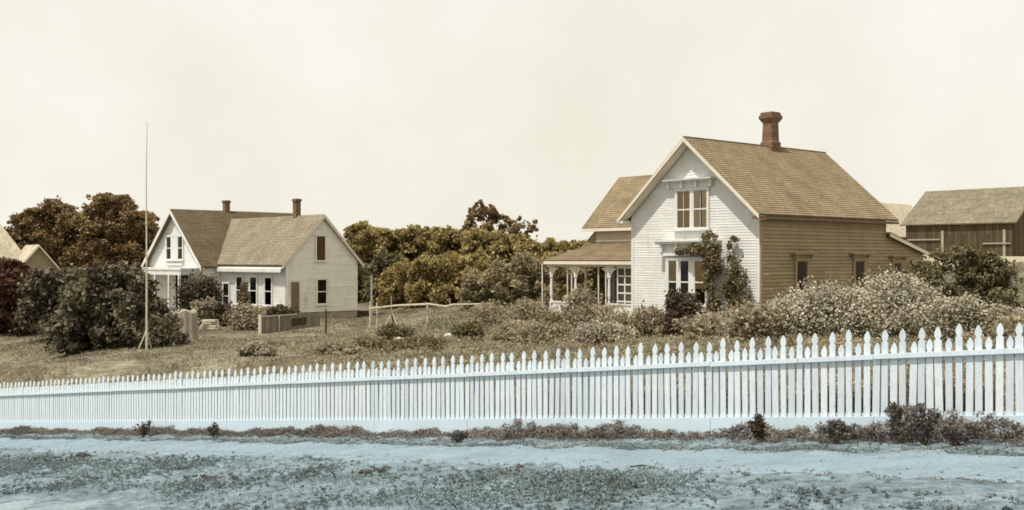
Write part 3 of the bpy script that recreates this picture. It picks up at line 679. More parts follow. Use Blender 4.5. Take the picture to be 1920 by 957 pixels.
fA2 = Fr((-1.3, AY0, 0), (1, 0, 0), (0, -1, 0))
clap('wall', fA2, [(0, .15), (1.3, .15), (1.3, az(AY0) - .12), (0, az(AY0) - .12)], COTW, cx2, .17, .05)
fA3 = Fr((BW, AY0, 0), (1, 0, 0), (0, -1, 0))
clap('wall', fA3, [(0, .15), (2.5, .15), (2.5, az(AY0) - .12), (0, az(AY0) - .12)], COTW, cx2, .17, .05)
fA4 = Fr((8.42, AY0, 0), (0, 1, 0), (1, 0, 0))
clap('wall', fA4, [(0, .15), (AW, .15), (AW, az(AY0) - .12), (AW / 2, AR - .12), (0, az(AY0) - .12)], COTW, cx2, .17, .05)
mb = MB(); by0 = -.28; ex = .4
def yv(z): return AYM - (AR - z) / ap + .0
slope(mb, [(-ex, yv(BE), BE), (-ex, by0, BE), (bx, by0, BR), (bx, yv(BR), BR)], (0, -1, 0), (bx + ex, 0, BR - BE))
slope(mb, [(BW + ex, by0, BE), (BW + ex, yv(BE), BE), (bx, yv(BR), BR), (bx, by0, BR)], (0, 1, 0), (-bx - ex, 0, BR - BE)); obj('roof', mb, SHINGL, cx2)
mb = MB()
slope(mb, [(-1.75, AY0 - .4, AE), (8.84, AY0 - .4, AE), (8.84, AYM, AR), (-1.75, AYM, AR)], (1, 0, 0), (0, AYM - AY0 + .4, AR - AE))
slope(mb, [(8.84, AY1 + .4, AE), (-1.75, AY1 + .4, AE), (-1.75, AYM, AR), (8.84, AYM, AR)], (-1, 0, 0), (0, -(AYM - AY0 + .4), AR - AE))
o = obj('roof', mb, SHINGD, cx2); o['label'] = 'dark shingled roof of the rear wing'
mb = MB()
for e, p0 in ((-ex, V((bx, by0 - .02, BR - .02))), (BW + ex, V((bx, by0 - .02, BR - .02)))):
    p1 = V((e, by0 - .02, BE - .02)); dn = V((0, 0, -.24)); q = [p0, p1, p1 + dn, p0 + dn]
    mb.slab(q if e > 0 else q[::-1], (0, .05, 0))
obj('rake_board', mb, CREAM, cx2)
mb = MB()
for e in (AY0 - .4, AY1 + .4):
    p0, p1, dn = V((-1.78, AYM, AR - .02)), V((-1.78, e, AE - .02)), V((0, 0, -.3)); q = [p0, p1, p1 + dn, p0 + dn]
    mb.slab(q, (.06, 0, 0))
obj('rake_board', mb, WHITE, cx2)
uw = window(cx2, fB, [(2.42, 3.12)], 3.66, 5.3, COTW, d=.046, case=.07, bars=0, label='upper gable window closed by a brown louvred shutter')
mb = MB(); fB.box(mb, 2.44, 3.1, 3.68, 5.28, .1, .11)
for k in range(15): z = 3.72 + k * .105; mb.slab([fB.p(2.47, z, .112), fB.p(3.07, z, .112), fB.p(3.07, z + .07, .122), fB.p(2.47, z + .07, .122)], fB.n * -.012)
obj('shutter', mb, M('brown_shutter_paint', (.10, .055, .025), .8, .2, 4), uw)
window(cx2, fB, [(2.47, 3.25)], .66, 2.36, COTW, d=.046, case=.07, bars=1)
mb = MB(); fB.box(mb, .3, 1.1, .12, 2.3, .02, .1); dr = obj('door', mb, WHITE, cx2)
mb = MB(); fB.box(mb, .38, 1.02, .14, 2.2, .101, .12); obj('door_leaf', mb, M('brown_door_paint', (.20, .15, .085), .8, .2, 3), dr)
for a0, a1, zb in ((AY0 - 2.41, AY0 - 1.55, .6), (AY0 - 4.3, AY0 - 3.45, .6), (AY0 - 6.1, AY0 - 5.3, .6), (AY0 - 7.9, AY0 - 7.1, .2)):
    window(cx2, fBs, [(a0, a1)], zb, 2.5 if zb > .3 else 2.0, WHITE, case=.12, curtain=[None] if zb > .3 else [(0, 1, .99, CURT)])
fA.box(mb := MB(), AW / 2 - 1.2, AW / 2 + 1.2, 3.3, 3.42, .02, .12); obj('gable_ledge', mb, WHITE, cx2)
window(cx2, fA, [(AW / 2 - 1.25, AW / 2 - .55), (AW / 2 + .5, AW / 2 + 1.2)], 3.7, 5.4, WHITE, case=.14, curtain=[(0, 1, .99, CURTW)])
# scalloped awning along the side wall
mb = MB(); aw0, aw1 = -.2, AY0 - .4
mb.slab([(-.02, aw1, 3.3), (-.02, aw0, 3.3), (-.48, aw0, 3.12), (-.48, aw1, 3.12)], (0, 0, -.05)); awn = obj('awning', mb, WHITE, cx2)
mb = MB(); n = 26
for i in range(n):
    a, b = aw0 + (aw1 - aw0) * i / n, aw0 + (aw1 - aw0) * (i + 1) / n; m_ = (a + b) / 2; r_ = (b - a) / 2
    pts = [(a, 3.1), (b, 3.1)] + [(m_ + r_ * math.cos(t), 2.95 - .12 * math.sin(t)) for t in (.0, .6, 1.2, 1.57, 2.0, 2.6, 3.14)]
    mb.slab([(-.50, y, z) for y, z in pts], (.025, 0, 0))
obj('valance', mb, WHITE, awn)
mb = MB(); mb.box((-1.15, -.1, .0), (-.02, AY0 - .1, .12)); obj('veranda_floor', mb, OLDW, cx2)
mb = MB(); mb.box((-1.2, -.05, -1.2), (-1.15, AY0 - .1, .1)); obj('veranda_skirt', mb, OLDW, cx2)
for cxx, cyy, zb, zt, hw in ((2.9, AYM, 7.0, 8.25, .2), (bx, 3.1, 6.3, 8.0, .2)):
    mb = MB(); q = lambda h, z: [(cxx - h, cyy - h, z), (cxx + h, cyy - h, z), (cxx + h, cyy + h, z), (cxx - h, cyy + h, z)]
    mb.tube_rings([q(hw, zb), q(hw, zt - .22), q(hw + .05, zt - .18), q(hw + .05, zt - .05), q(hw - .01, zt)]); obj('chimney', mb, BRICK, cx2)
# open side porch at the right
mb = MB(); slope(mb, [(7.5, .1, 2.62), (7.5, 5.0, 2.62), (BW, 5.0, 3.3), (BW, .1, 3.3)], (0, 1, 0), (-1.58, 0, .68), .16, .02, .07); obj('side_porch_roof', mb, SHINGL, cx2)
for y in (.25, 4.7): mb = MB(); mb.box((7.28, y - .06, -.8), (7.4, y + .06, 2.6)); obj('side_porch_post', mb, WHITE, cx2)
mb = MB(); mb.box((BW + .03, 4.9, -.8), (7.4, 5.0, 2.62)); mb.box((BW + .03, .3, -.8), (7.3, 4.9, 0.02)); obj('side_porch_back', mb, DARKW, cx2)
# front porch under the left gable
mb = MB(); mb.box((-3.0, 8.6, 2.95), (-1.32, 16.4, 3.1)); mb.box((-2.95, 8.7, 2.6), (-2.8, 16.3, 2.95)); mb.box((-2.79, 8.7, 2.62), (-1.33, 8.85, 2.95)); obj('front_porch_roof', mb, WHITE, cx2)
for y in (9.0, 10.5, 12.6, 14.6, 16.1): mb = MB(); mb.box((-2.95, y - .08, -.6), (-2.8, y + .08, 2.6)); obj('front_porch_post', mb, WHITE, cx2)
mb = MB(); mb.box((-3.0, 8.6, -.9), (-1.33, 16.4, -.05)); obj('front_porch_floor', mb, OLDW, cx2)
mb = MB(); fA.box(mb, 4.35, 6.15, .16, 2.55, .02, .07); porch_shade = obj('door', mb, DARKIN, cx2)  # dark board that paints in the porch's shade between the posts

# ================================================================== BARN, OUTBUILDING, FAR HOUSE
bn = thing('barn', 'weathered brown board barn with a wide shingle roof at the right edge', 'barn', ((1900 - CX) / F * 95, 95, CZ + .2), R(-49.6))
BNW, BND = 10.3, 9.0; e0, rdg = 3.15, 6.35
fb = Fr((-BNW, 0, 0), (1, 0, 0), (0, -1, 0)); fbr = Fr((0, 0, 0), (0, 1, 0), (1, 0, 0))
def flat(name, fr, poly, m, parent):
    mb = MB(); q = [fr.p(a, z) for a, z in poly]; mb.slab(q, fr.n * -.08); mb.uv[:len(poly)] = [tuple(p) for p in poly]; return obj(name, mb, m, parent)
flat('wall', fb, [(0, -2), (BNW, -2), (BNW, e0), (0, e0)], BOARDS, bn)
flat('wall', fbr, [(.0, -2), (BND, -2), (BND, e0 + .1), (BND / 2, rdg - .1), (0, e0 + .1)], BOARDS, bn)
flat('wall', Fr((-BNW, BND, 0), (0, -1, 0), (-1, 0, 0)), [(0, -2), (BND - .1, -2), (BND - .1, e0 + .1), (BND / 2, rdg - .1), (0, e0 + .1)], BOARDS, bn)
mb = MB(); ov = .35; dz = (rdg - e0) / (BND / 2) * ov
slope(mb, [(-BNW - .4, -ov, e0 - dz + .12), (.4, -ov, e0 - dz + .12), (.4, BND / 2, rdg + .12), (-BNW - .4, BND / 2, rdg + .12)], (1, 0, 0), (0, BND / 2 + ov, rdg - e0 + dz), .2, .03)
slope(mb, [(.4, BND + ov, e0 - dz + .12), (-BNW - .4, BND + ov, e0 - dz + .12), (-BNW - .4, BND / 2, rdg + .12), (.4, BND / 2, rdg + .12)], (-1, 0, 0), (0, -BND / 2 - ov, rdg - e0 + dz), .2, .03)
obj('roof', mb, BARNR, bn)
for a0, a1, z in ((.2, 3.5, 1.52), (7.6, 10.1, 1.1)):
    mb = MB(); fb.box(mb, a0, a1, z, z + .12, .002, .16); obj('ledge', mb, OLDW, bn)
for a in (3.7, 9.5): mb = MB(); fb.box(mb, a - .12, a + .12, -1.5, 2.4, .002, .05); obj('door_post', mb, OLDW, bn)
mb = MB(); fb.box(mb, 4.6, 7.0, -1.2, 2.3, .002, .06); obj('door', mb, BOARDS, bn)

ob = thing('outbuilding', 'low outbuilding with a bleached roof between the farmhouse and the barn', 'shed', ((1672 - CX) / F * 118, 118, CZ + .2), R(-49.6))
flat('wall', Fr((0, 0, 0), (0, 1, 0), (1, 0, 0)), [(-6, -2), (9, -2), (9, 2.3), (-6, 2.3)], BOARDS, ob)
flat('wall', Fr((-6, -6, 0), (1, 0, 0), (0, -1, 0)), [(0, -2), (5.9, -2), (5.9, 2.3), (3, 5.7), (0, 2.3)], PALEW, ob)
mb = MB(); slope(mb, [(.35, -6.3, 2.2), (.35, 9.3, 2.2), (-3, 9.3, 6.2), (-3, -6.3, 6.2)], (0, 1, 0), (-3.35, 0, 4.0))
slope(mb, [(-6.35, 9.3, 2.2), (-6.35, -6.3, 2.2), (-3, -6.3, 6.2), (-3, 9.3, 6.2)], (0, -1, 0), (3.35, 0, 4.0)); obj('roof', mb, SHINGP, ob)

fh = thing('far_house', 'pale roofed house half hidden by trees at the left edge', 'house', ((36 - CX) / F * 110, 110, CZ - 4.0), R(38))
f1 = Fr((0, 0, 0), (1, 0, 0), (0, -1, 0))
clap('wall', f1, [(0, -1), (3.7, -1), (3.7, 3.0), (1.85, 5.25), (0, 3.0)], M('shaded_gable_boards', (.30, .25, .165), .9, .15, 2), fh, .15, .02)  # gable is the shade side: its shade is put into this darker board colour
clap('wall', Fr((3.7, 0, 0), (0, 1, 0), (1, 0, 0)), [(0, -1), (6, -1), (6, 3), (0, 3)], CREAM, fh, .15, .02)
mb = MB(); slope(mb, [(-.45, 5, 2.68), (-.45, -.4, 2.68), (1.85, -.4, 5.45), (1.85, 5, 5.45)], (0, -1, 0), (2.3, 0, 2.77))
slope(mb, [(4.15, -.4, 2.68), (4.15, 5, 2.68), (1.85, 5, 5.45), (1.85, -.4, 5.45)], (0, 1, 0), (-2.3, 0, 2.77)); obj('roof', mb, SHINGP, fh)
mb = MB(); slope(mb, [(-12, 2.2, 3.2), (1.9, 2.2, 3.2), (-.4, 6.2, 7.7), (-12, 6.2, 7.7)], (1, 0, 0), (0, 4.0, 4.5))
slope(mb, [(1.9, 10.2, 3.2), (-12, 10.2, 3.2), (-12, 6.2, 7.7), (-.4, 6.2, 7.7)], (-1, 0, 0), (0, -4.0, 4.5)); obj('main_roof', mb, SHINGP, fh)
clap('wall', Fr((-11.6, 2.5, 0), (1, 0, 0), (0, -1, 0)), [(0, -1), (11.5, -1), (11.5, 3.3), (0, 3.3)], CREAM, fh, .15, .02)
mb = MB()
for e in (-.45, 4.15):
    p0, p1, dn = V((1.85, -.43, 5.43)), V((e, -.43, 2.66)), V((0, 0, -.22)); mb.slab([p0, p1, p1 + dn, p0 + dn], (0, .05, 0))
obj('rake_board', mb, PALEW, fh)

# ================================================================== WHITE PICKET FENCE
fz0 = CZ + FZ
fn = thing('picket_fence', 'long white picket fence with alternating tall and short pointed pickets along the path', 'fence', (FO[0], FO[1], fz0), math.atan2(FU[1], FU[0]))
PIT, PWD, PTH = .1145, .083, .024
def picket_mesh(top, g):
    h = PWD / 2 * (1 + .04 * g.normal()); t = top + .006 * g.normal()
    right = [(h, .02), (h, t - .178), (h * .96, t - .170), (.0245, t - .153), (.024, t - .143), (.036, t - .12), (.0405, t - .096), (.036, t - .07), (.026, t - .042), (.011, t - .015), (.0, t)]
    mb = MB(); prof = right + [(-x, z) for x, z in right[-2::-1]]
    m_ = len(right); 
    for i in range(m_ - 1):      # strips, front and back, then the edge
        (x0, z0), (x1, z1) = right[i], right[i + 1]
        if x1 > 0:
            mb.face([(-x0, 0, z0), (x0, 0, z0), (x1, 0, z1), (-x1, 0, z1)]); mb.face([(x0, PTH, z0), (-x0, PTH, z0), (-x1, PTH, z1), (x1, PTH, z1)])
        else:
            mb.face([(-x0, 0, z0), (x0, 0, z0), (0, 0, z1)]); mb.face([(x0, PTH, z0), (-x0, PTH, z0), (0, PTH, z1)])
    for i in range(len(prof)):
        a, b = prof[i], prof[(i + 1) % len(prof)]; mb.face([(a[0], 0, a[1]), (a[0], PTH, a[1]), (b[0], PTH, b[1]), (b[0], 0, b[1])])
    return mb
g = np.random.default_rng(3)
S0, S1 = -25.0, 11.0; cnt = int((S1 - S0) / PIT)
variants = {}
for kind, top in ((0, 1.35), (1, 1.195)):
    variants[kind] = []
    for q in range(9):
        o = obj('picket', picket_mesh(top, g), FENCEP); variants[kind].append(o.data); bpy.data.objects.remove(o)
rest_v, rest_f, single = [], [], 0
right_in = 7.9
order = []
for i in range(cnt):
    s = S0 + PIT * (i + .5); order.append((i, s))
near = [i for i, s in order if s < right_in][-100:]
near = set(near)
RM = MB()
for i, s in order:
    me_ = variants[i % 2][int(g.integers(9))]; tilt = g.normal(0, .009); z = FSL * s + g.normal(0, .007); yaw = g.normal(0, .03)
    if i in near:
        o = bpy.data.objects.new('picket', me_); COL.objects.link(o); o.parent = fn
        o.location = (s, 0, z); o.rotation_euler = (0, tilt, yaw)
    else:
        vs = [(s + v.co.x + tilt * v.co.z, v.co.y, z + v.co.z) for v in me_.vertices]
        for p in me_.polygons: RM.face([vs[k] for k in p.vertices])
o = obj('pickets', RM, FENCEP, fn); o['kind'] = 'stuff'
def along(name, a0, a1, z0, z1, y0_, y1_, m, seg=2.35, wob=.0):
    mb = MB(); a = a0
    while a < a1 - .01:
        b = min(a + seg, a1); k0, k1 = FSL * a + g.normal(0, wob), FSL * b + g.normal(0, wob)
        mb.hexa([(a, y0_, z0 + k0), (b - .006, y0_, z0 + k1), (b - .006, y1_, z0 + k1), (a, y1_, z0 + k0), (a, y0_, z1 + k0), (b - .006, y0_, z1 + k1), (b - .006, y1_, z1 + k1), (a, y1_, z1 + k0)])
        a = b
    return obj(name, mb, m, fn)
ST = 1.38 - 2.35 * 11
along('cap_rail', ST, S1, .985, 1.045, -.045, -.003, FENCEP, wob=.003)
along('baseboard', ST, S1, -.2, .262, -.034, -.004, FENCEB, wob=.004)
along('back_rail', ST, S1, .93, 1.02, PTH + .004, PTH + .09, FENCEP); along('back_rail', ST, S1, .235, .30, PTH + .004, PTH + .09, FENCEP)
a = ST
while a < S1:
    mb = MB(); mb.box((a - .06, PTH + .092, -.5 + FSL * a), (a + .06, PTH + .2, 1.04 + FSL * a)); obj('post', mb, FENCEP, fn); a += 2.35

# ================================================================== TREES
def pxw(n, z): return n / F * z
GT = 'tall trees behind the cottage'
z = 130
stree('shade_tree', 'russet tree with a ragged peak and a low left shoulder behind the far house', 95, z, [(18, 425), (30, 408), (60, 398), (78, 388), (98, 374), (112, 382), (135, 396), (160, 402), (178, 410)], 560, L_RUST, 50000, .19, 21, GT, 420, .22, .7)
stree('shade_tree', 'tallest russet tree, directly left of the cottage gable', 228, 127, [(160, 410), (175, 392), (190, 374), (210, 366), (228, 373), (245, 384), (262, 396), (280, 406), (292, 425), (300, 455)], 560, L_RUST, 46000, .19, 24, GT, 400, .22, .7)
GF = 'dark round trees in the left yard'
z = 58; stree('garden_tree', 'dark reddish tree cut off by the left edge', 5, 58, [(-70, 520), (-25, 492), (15, 488), (40, 500), (58, 530), (66, 575)], 632, L_RED, 22000, .12, 31, GF, 110, .25, .6, 2.5, loose=.3)
b = hit(122, 636); stree('garden_tree', 'dark round tree with a short pale trunk, left of the flagpole', 124, b.y, [(60, 575), (72, 535), (92, 512), (120, 502), (148, 504), (172, 520), (188, 555)], 622, L_DARK, 20000, .115, 32, GF, 100, .22, .55, 2.6, bark=BARKP, tr=.13, loose=.3)
b = hit(236, 652); stree('garden_tree', 'broad dark tree touching the ground right beside the thin pole', 236, b.y + .6, [(138, 615), (152, 560), (180, 514), (212, 498), (242, 500), (262, 517), (276, 556), (292, 584), (316, 614)], 656, L_DARK, 29000, .115, 33, GF, 150, .22, .55, 3.0, loose=.3)
GO = 'orchard trees behind the yard'
z = 92
ORCH = [(684, 92, [(650, 440), (662, 424), (680, 417), (698, 428), (722, 440)], 'orchard tree rising beside the cottage side porch'),
        (735, 94, [(695, 436), (720, 431), (750, 434), (775, 437)], 'flat topped orchard tree above the left end of the crooked pole rail'),
        (795, 93, [(755, 436), (780, 432), (812, 434), (835, 438)], 'flat topped orchard tree above the middle of the crooked pole rail'),
        (852, 92, [(815, 437), (840, 432), (868, 436), (895, 444)], 'orchard tree below and left of the tall ragged tree'),
        (910, 90, [(872, 444), (895, 436), (925, 440), (955, 450)], 'orchard tree directly under the tall ragged tree'),
        (968, 88, [(930, 450), (955, 444), (985, 450), (1012, 460)], 'orchard tree under the right side of the ragged tree'),
        (1035, 95, [(990, 462), (1015, 455), (1045, 458), (1075, 458)], 'lowest orchard tree peeping out beside the farmhouse porch roof'),
        (1105, 97, [(1060, 460), (1090, 455), (1130, 455), (1150, 462)], 'orchard tree hidden behind the porch of the farmhouse')]
for i, (px, zz, pts, lab) in enumerate(ORCH):
    stree('orchard_tree', lab, px, zz, pts, 572, L_OLIVE, 26000, .145, 41 + i, GO, 300, .15, .4)
stree('orchard_tree', 'olive green tree with drooping skirt at the middle of the orchard', 850, 81, [(770, 510), (790, 480), (815, 492), (845, 470), (870, 486), (900, 472), (935, 505)], 578, L_OLIVE, 25000, .135, 51, GO, 280, .14, .38)
stree('orchard_tree', 'small dark tree shading the cottage side porch', 722, 88, [(690, 500), (715, 478), (745, 480), (770, 510)], 580, L_GREEN, 11000, .13, 52, GO, 70, .2, .5)
stree('orchard_tree', 'low olive tree behind the left post of the pole rail', 775, 84, [(715, 520), (750, 492), (800, 488), (835, 515)], 585, L_OLIVE, 15000, .13, 55, GO, 90, .18, .5)
stree('orchard_tree', 'paler bushy tree in front of the orchard left of the porch', 955, 73, [(868, 540), (885, 508), (905, 515), (930, 486), (955, 500), (985, 478), (1015, 498), (1038, 530)], 592, L_OLB, 26000, .105, 53, GO, 280, .1, .34)
stree('orchard_tree', 'bushy tree half hidden behind the porch corner', 1050, 78, [(1000, 500), (1020, 478), (1060, 470), (1100, 480), (1120, 500)], 590, L_OLIVE, 14000, .125, 54, GO, 90, .18, .5)
g2 = np.random.default_rng(60); z = 96; base = at(930, z); t = thing('ragged_tree', 'ragged tree with gaps of sky rising over the orchard', 'tree', base)
mb = MB(); trunk(mb, 7.6, .2, g2, 8, 1.5, -.05); obj('trunk', mb, BARK, t, smooth=True)
bl = sil([(868, 432), (876, 408), (884, 392), (894, 381), (912, 383), (926, 392), (942, 402), (956, 410), (966, 424)], z, 458, g2, 75, .12, .36, 2.2, base)
bl += sil([(960, 428), (968, 408), (976, 402), (984, 414), (994, 424), (1003, 416), (1008, 432)], z, 446, g2, 22, .08, .2, 1.5, base)
leaves('crown', bl, .14, L_RUST, t, 9000, g2, shell=.2, loose=.35)

# ================================================================== SHRUBS AND VINES AT THE FARMHOUSE
def hl_(x, y, z): return hx.matrix_basis @ V((x, y, z))
GB = 'shrubs round the farmhouse'
shrub('shrub', 'loose shrub growing up in front of the porch', hit(1108, 622), 3.0, 1.75, L_BROWN, 6500, .075, 71, GB, blobs=12)
shrub('shrub', 'low pale flowering mound in front of the porch', hit(1133, 650), 1.7, .95, L_PALE, 3500, .05, 72, GB, blossom=900, bl_size=.035)
shrub('shrub', 'dark dense shrub below the left light of the bay window', hit(1280, 632), 1.45, 1.65, L_DKB, 5500, .075, 73, GB, blobs=12)
shrub('shrub', 'straggly brown shrub between the porch and the bay window', hit(1215, 634), 2.2, 1.15, L_BROWN, 4200, .07, 74, GB)
shrub('shrub', 'low brown shrub at the foot of the climbing vine', hit(1345, 636), 2.2, .95, L_BROWN, 3800, .07, 75, GB)
shrub('shrub', 'low brown shrub at the corner of the farmhouse', hit(1425, 640), 2.4, 1.0, L_BROWN, 4200, .07, 76, GB)
shrub('shrub', 'ragged knee high shrub left of the porch steps', hit(1175, 640), 1.6, .8, L_GREEN, 3000, .06, 79, GB)
GFW = 'flowering bushes along the tan side wall'
shrub('flowering_bush', 'white flowering bush under the first side window of the farmhouse', at(1545, 33), 2.7, 1.62, L_BUSH, 13000, .055, 81, GFW, 34, blossom=11000, bl_size=.034)
shrub('flowering_bush', 'tallest white flowering bush, below the second and third side windows', at(1682, 32), 3.1, 1.82, L_BUSH, 15000, .055, 82, GFW, 38, blossom=12500, bl_size=.034)
shrub('flowering_bush', 'small pale flowering bush at the foot of the farmhouse corner', at(1465, 35), 1.8, 1.3, L_BUSH, 6500, .055, 83, GFW, 20, blossom=3600, bl_size=.032)
shrub('flowering_bush', 'low flowering bush in front of the dark leafy tree', at(1800, 30), 1.7, 1.35, L_BUSH, 6500, .055, 84, GFW, 20, blossom=3000, bl_size=.034)
stree('leafy_tree', 'dark broad leafed tree in front of the barn at right', 1798, 38, [(1706, 535), (1722, 500), (1742, 480), (1768, 470), (1795, 466), (1830, 470), (1862, 486), (1880, 510), (1892, 550)], 640, L_GREEN, 20000, .07, 85, None, 130, .12, .34, 1.6, tr=.08)
shrub('shrub', 'pale olive shrub above the fence at the right edge', at(1880, 30), 1.6, .8, L_PALE, 4200, .06, 86, GB, blossom=350, bl_size=.03)
shrub('shrub', 'low olive shrub showing between pickets at far right', at(1925, 26), 1.6, .9, L_BROWN, 3500, .05, 87, GB)
# climbing vines: set close to the front wall
g3 = np.random.default_rng(90)
vt = thing('climbing_vine', 'climbing vine draped over the bay cornice and down beside the window', 'vine', hl_(-2.25, -.62, 0), hx.rotation_euler.z)
mb = MB(); mb.tube([(.1, 0, -.3), (.05, .05, 1.2), (.1, .05, 2.6), (-.2, .0, 3.6)], [.05, .04, .03, .02], 6); obj('stem', mb, BARK, vt)
def ragv(lst, g, n=5):
    out = []
    for x_, y_, z_, a_, b_, c_ in lst:
        for q in range(n):
            e = g.normal(0, .5, 3); f = .35 + .3 * g.random(); out.append((x_ + e[0] * a_, y_ + e[1] * b_ * .5, z_ + e[2] * c_, a_ * f, b_ * f, c_ * f))
    return out
leaves('foliage', ragv([(.05, 0, .5, .34, .26, .6), (.05, 0, 1.3, .3, .28, .6), (.05, 0, 2.1, .36, .3, .5), (.15, 0, 2.75, .5, .34, .4), (.0, -.05, 3.2, .5, .34, .4), (-.15, -.1, 3.6, .45, .3, .4), (-.7, -.1, 3.5, .55, .25, .3), (-1.3, -.12, 3.4, .5, .2, .2), (-1.8, -.12, 3.4, .3, .16, .14), (-.1, -.1, 4.0, .28, .3, .25)], g3), .075, L_VINE, vt, 4600, g3, shell=.2, loose=.32)
vt = thing('climbing_vine', 'tapering climbing vine on the white wall near the farmhouse corner', 'vine', hl_(-1.05, -.45, 0), hx.rotation_euler.z)
mb = MB(); mb.tube([(.1, .1, -.3), (.0, .2, 1.5), (-.15, .2, 3.0), (-.35, .2, 4.0)], [.05, .04, .025, .012], 6); obj('stem', mb, BARK, vt)
leaves('foliage', ragv([(.3, 0, .4, .85, .4, .6), (.2, 0, 1.1, .72, .34, .6), (.05, .05, 1.8, .55, .3, .5), (-.1, .1, 2.5, .36, .25, .45), (-.25, .1, 3.1, .24, .2, .4), (-.35, .12, 3.7, .2, .16, .25), (-.1, .12, 3.95, .22, .14, .16), (.55, .05, 2.0, .16, .16, .4), (.8, 0, 1.2, .2, .16, .4)], g3), .07, L_VINE, vt, 4000, g3, shell=.2, loose=.32)
vt = thing('porch_vine', 'dark vine climbing inside the farmhouse porch', 'vine', hl_(-12.3, 2.3, 0), hx.rotation_euler.z)
mb = MB(); mb.tube([(0, 0, -.05), (.1, .1, 1.3), (0, 0, 2.7)], .03, 5); obj('stem', mb, BARK, vt)
leaves('foliage', [(0, 0, .6, .6, .4, .6), (.1, 0, 1.4, .5, .4, .6), (.2, 0, 2.2, .55, .35, .45)], .09, L_GREEN, vt, 1800, g3)
# cottage planting
def cl_(x, y, z): return cx2.matrix_basis @ V((x, y, z))
GC = 'shrubs along the cottage'
for lab, b, w_, h_, m_, sd_ in (('dark climbing bush covering the porch beside the left cottage gable', at(364, 73), 2.0, 3.3, L_DKG, 101), ('dark climbing bush at the inner corner of the cottage', at(393, 74), 2.0, 3.4, L_DKG, 102),
                                ('brown garden shrub left of the low board fence', hit(462, 618), 2.0, 1.5, L_BROWN, 103), ('dark garden shrub beside the pile of boards', hit(415, 612), 1.7, 1.5, L_DKG, 104),
                                ('dark planted box on the cottage veranda near the door', at(528, 68.5), 1.6, 1.05, L_DKG, 105), ('brown bush on the veranda below the windows', at(502, 69), 1.5, .85, L_VINE, 106),
                                ('rounded brown bush right of the stump', hit(385, 610), 1.4, 1.7, L_BROWN, 108)):
    shrub('garden_shrub', lab, b, w_, h_, m_, 3600, .1, sd_, GC)
vt = thing('wall_rose', 'tall narrow climbing rose between two cottage windows', 'vine', cl_(-1.3, 3.0, -.1), R(45))
mb = MB(); mb.tube([(0, 0, -.5), (0, .05, 1.2), (0, 0, 2.1)], .03, 5); obj('stem', mb, BARK, vt)
leaves('foliage', [(0, 0, .6, .35, .5, .6), (0, 0, 1.3, .3, .42, .5), (0, 0, 1.95, .22, .3, .3)], .09, L_VINE, vt, 1100, g3)

# ================================================================== THINGS IN THE YARD
b = hit(275, 656); t = thing('flagpole', 'thin tall bare pole with a diagonal brace in the left yard', 'pole', b)
hgt = (652 - 225) / F * b.y
mb = MB(); mb.tube([(0, 0, -.3), (.0, 0, hgt * .4), (-.02, 0, hgt * .75), (.02, 0, hgt)], [.05, .038, .024, .011], 8); obj('pole_shaft', mb, PALEWD, t)
mb = MB(); mb.tube([(-.36, -.1, -.1), (0, 0, .78)], .03, 6); mb.tube([(.1, .4, -.1), (0, 0, .75)], .03, 6); obj('brace', mb, PALEWD, t)
b = hit(352, 640); t = thing('tree_stump', 'tall weathered tree stump with ridged bark beside the dark tree', 'stump', b)
mb = MB(); g4 = np.random.default_rng(5); rings = []
sc_ = b.y / F
for k, (r_, z_) in enumerate(((21, -8), (18.5, 2), (17, 15), (16.5, 35), (16, 55), (12, 58))):
    rings.append([(sc_ * (r_ * (1 + .09 * math.cos(9 * a_ + .3 * k) + .05 * math.sin(5 * a_))) * math.cos(a_), sc_ * r_ * (1 + .09 * math.cos(9 * a_ + .3 * k)) * math.sin(a_), sc_ * (z_ + (2.5 * math.sin(3 * a_) if k > 3 else 0))) for a_ in [2 * math.pi * q / 36 for q in range(36)]])
mb.tube_rings(rings); obj('stump_trunk', mb, OLDW, t)
b = hit(395, 618); t = thing('board_pile', 'small pile of pale boards beside the stump', 'boards', b)
for k in range(4):
    mb = MB(); a_ = .25 * (k % 3 - 1); w_ = .62 - .07 * k; c_, s_ = math.cos(a_), math.sin(a_)
    q = [(-w_, -.25), (w_, -.25), (w_, .25), (-w_, .25)]; q = [(x * c_ - y * s_, x * s_ + y * c_) for x, y in q]
    mb.hexa([(x, y, .02 + k * .15) for x, y in q] + [(x, y, .13 + k * .15) for x, y in q]); obj('board', mb, PALEWD, t)
# low board fence in front of the cottage
b = hit(488, 626); b2 = hit(600, 612); t = thing('low_board_fence', 'low grey board fence with a white end post below the cottage', 'fence', b)
d_ = b2 - b; mb = MB(); n_ = 16
for k in range(n_):
    p, q = d_ * (k / n_), d_ * ((k + .94) / n_); hh = .95 - .25 * (k / n_) ** 2 + .03 * rnd.random()
    mb.hexa([p + V((0, 0, -.3)), q + V((0, 0, -.3)), q + V((0, .04, -.3)), p + V((0, .04, -.3)), p + V((0, 0, hh)), q + V((0, 0, hh)), q + V((0, .04, hh)), p + V((0, .04, hh))])
obj('board_panel', mb, BOARDL, t)
mb = MB(); mb.box((-.1, -.12, -.3), (.08, .0, 1.1)); obj('end_post', mb, PALEW, t)
mb = MB(); p, q = d_ * .02, d_ * .6; bracing(mb, p + V((0, -.03, .98)), q + V((0, -.03, .9)), .06, .06); obj('top_rail', mb, PALEWD, t)
mb = MB(); p = d_ * .3; mb.box((p.x - .02, p.y - .08, p.z - .2), (p.x + .05, p.y - .02, p.z + .95)); obj('middle_post', mb, PALEWD, t)
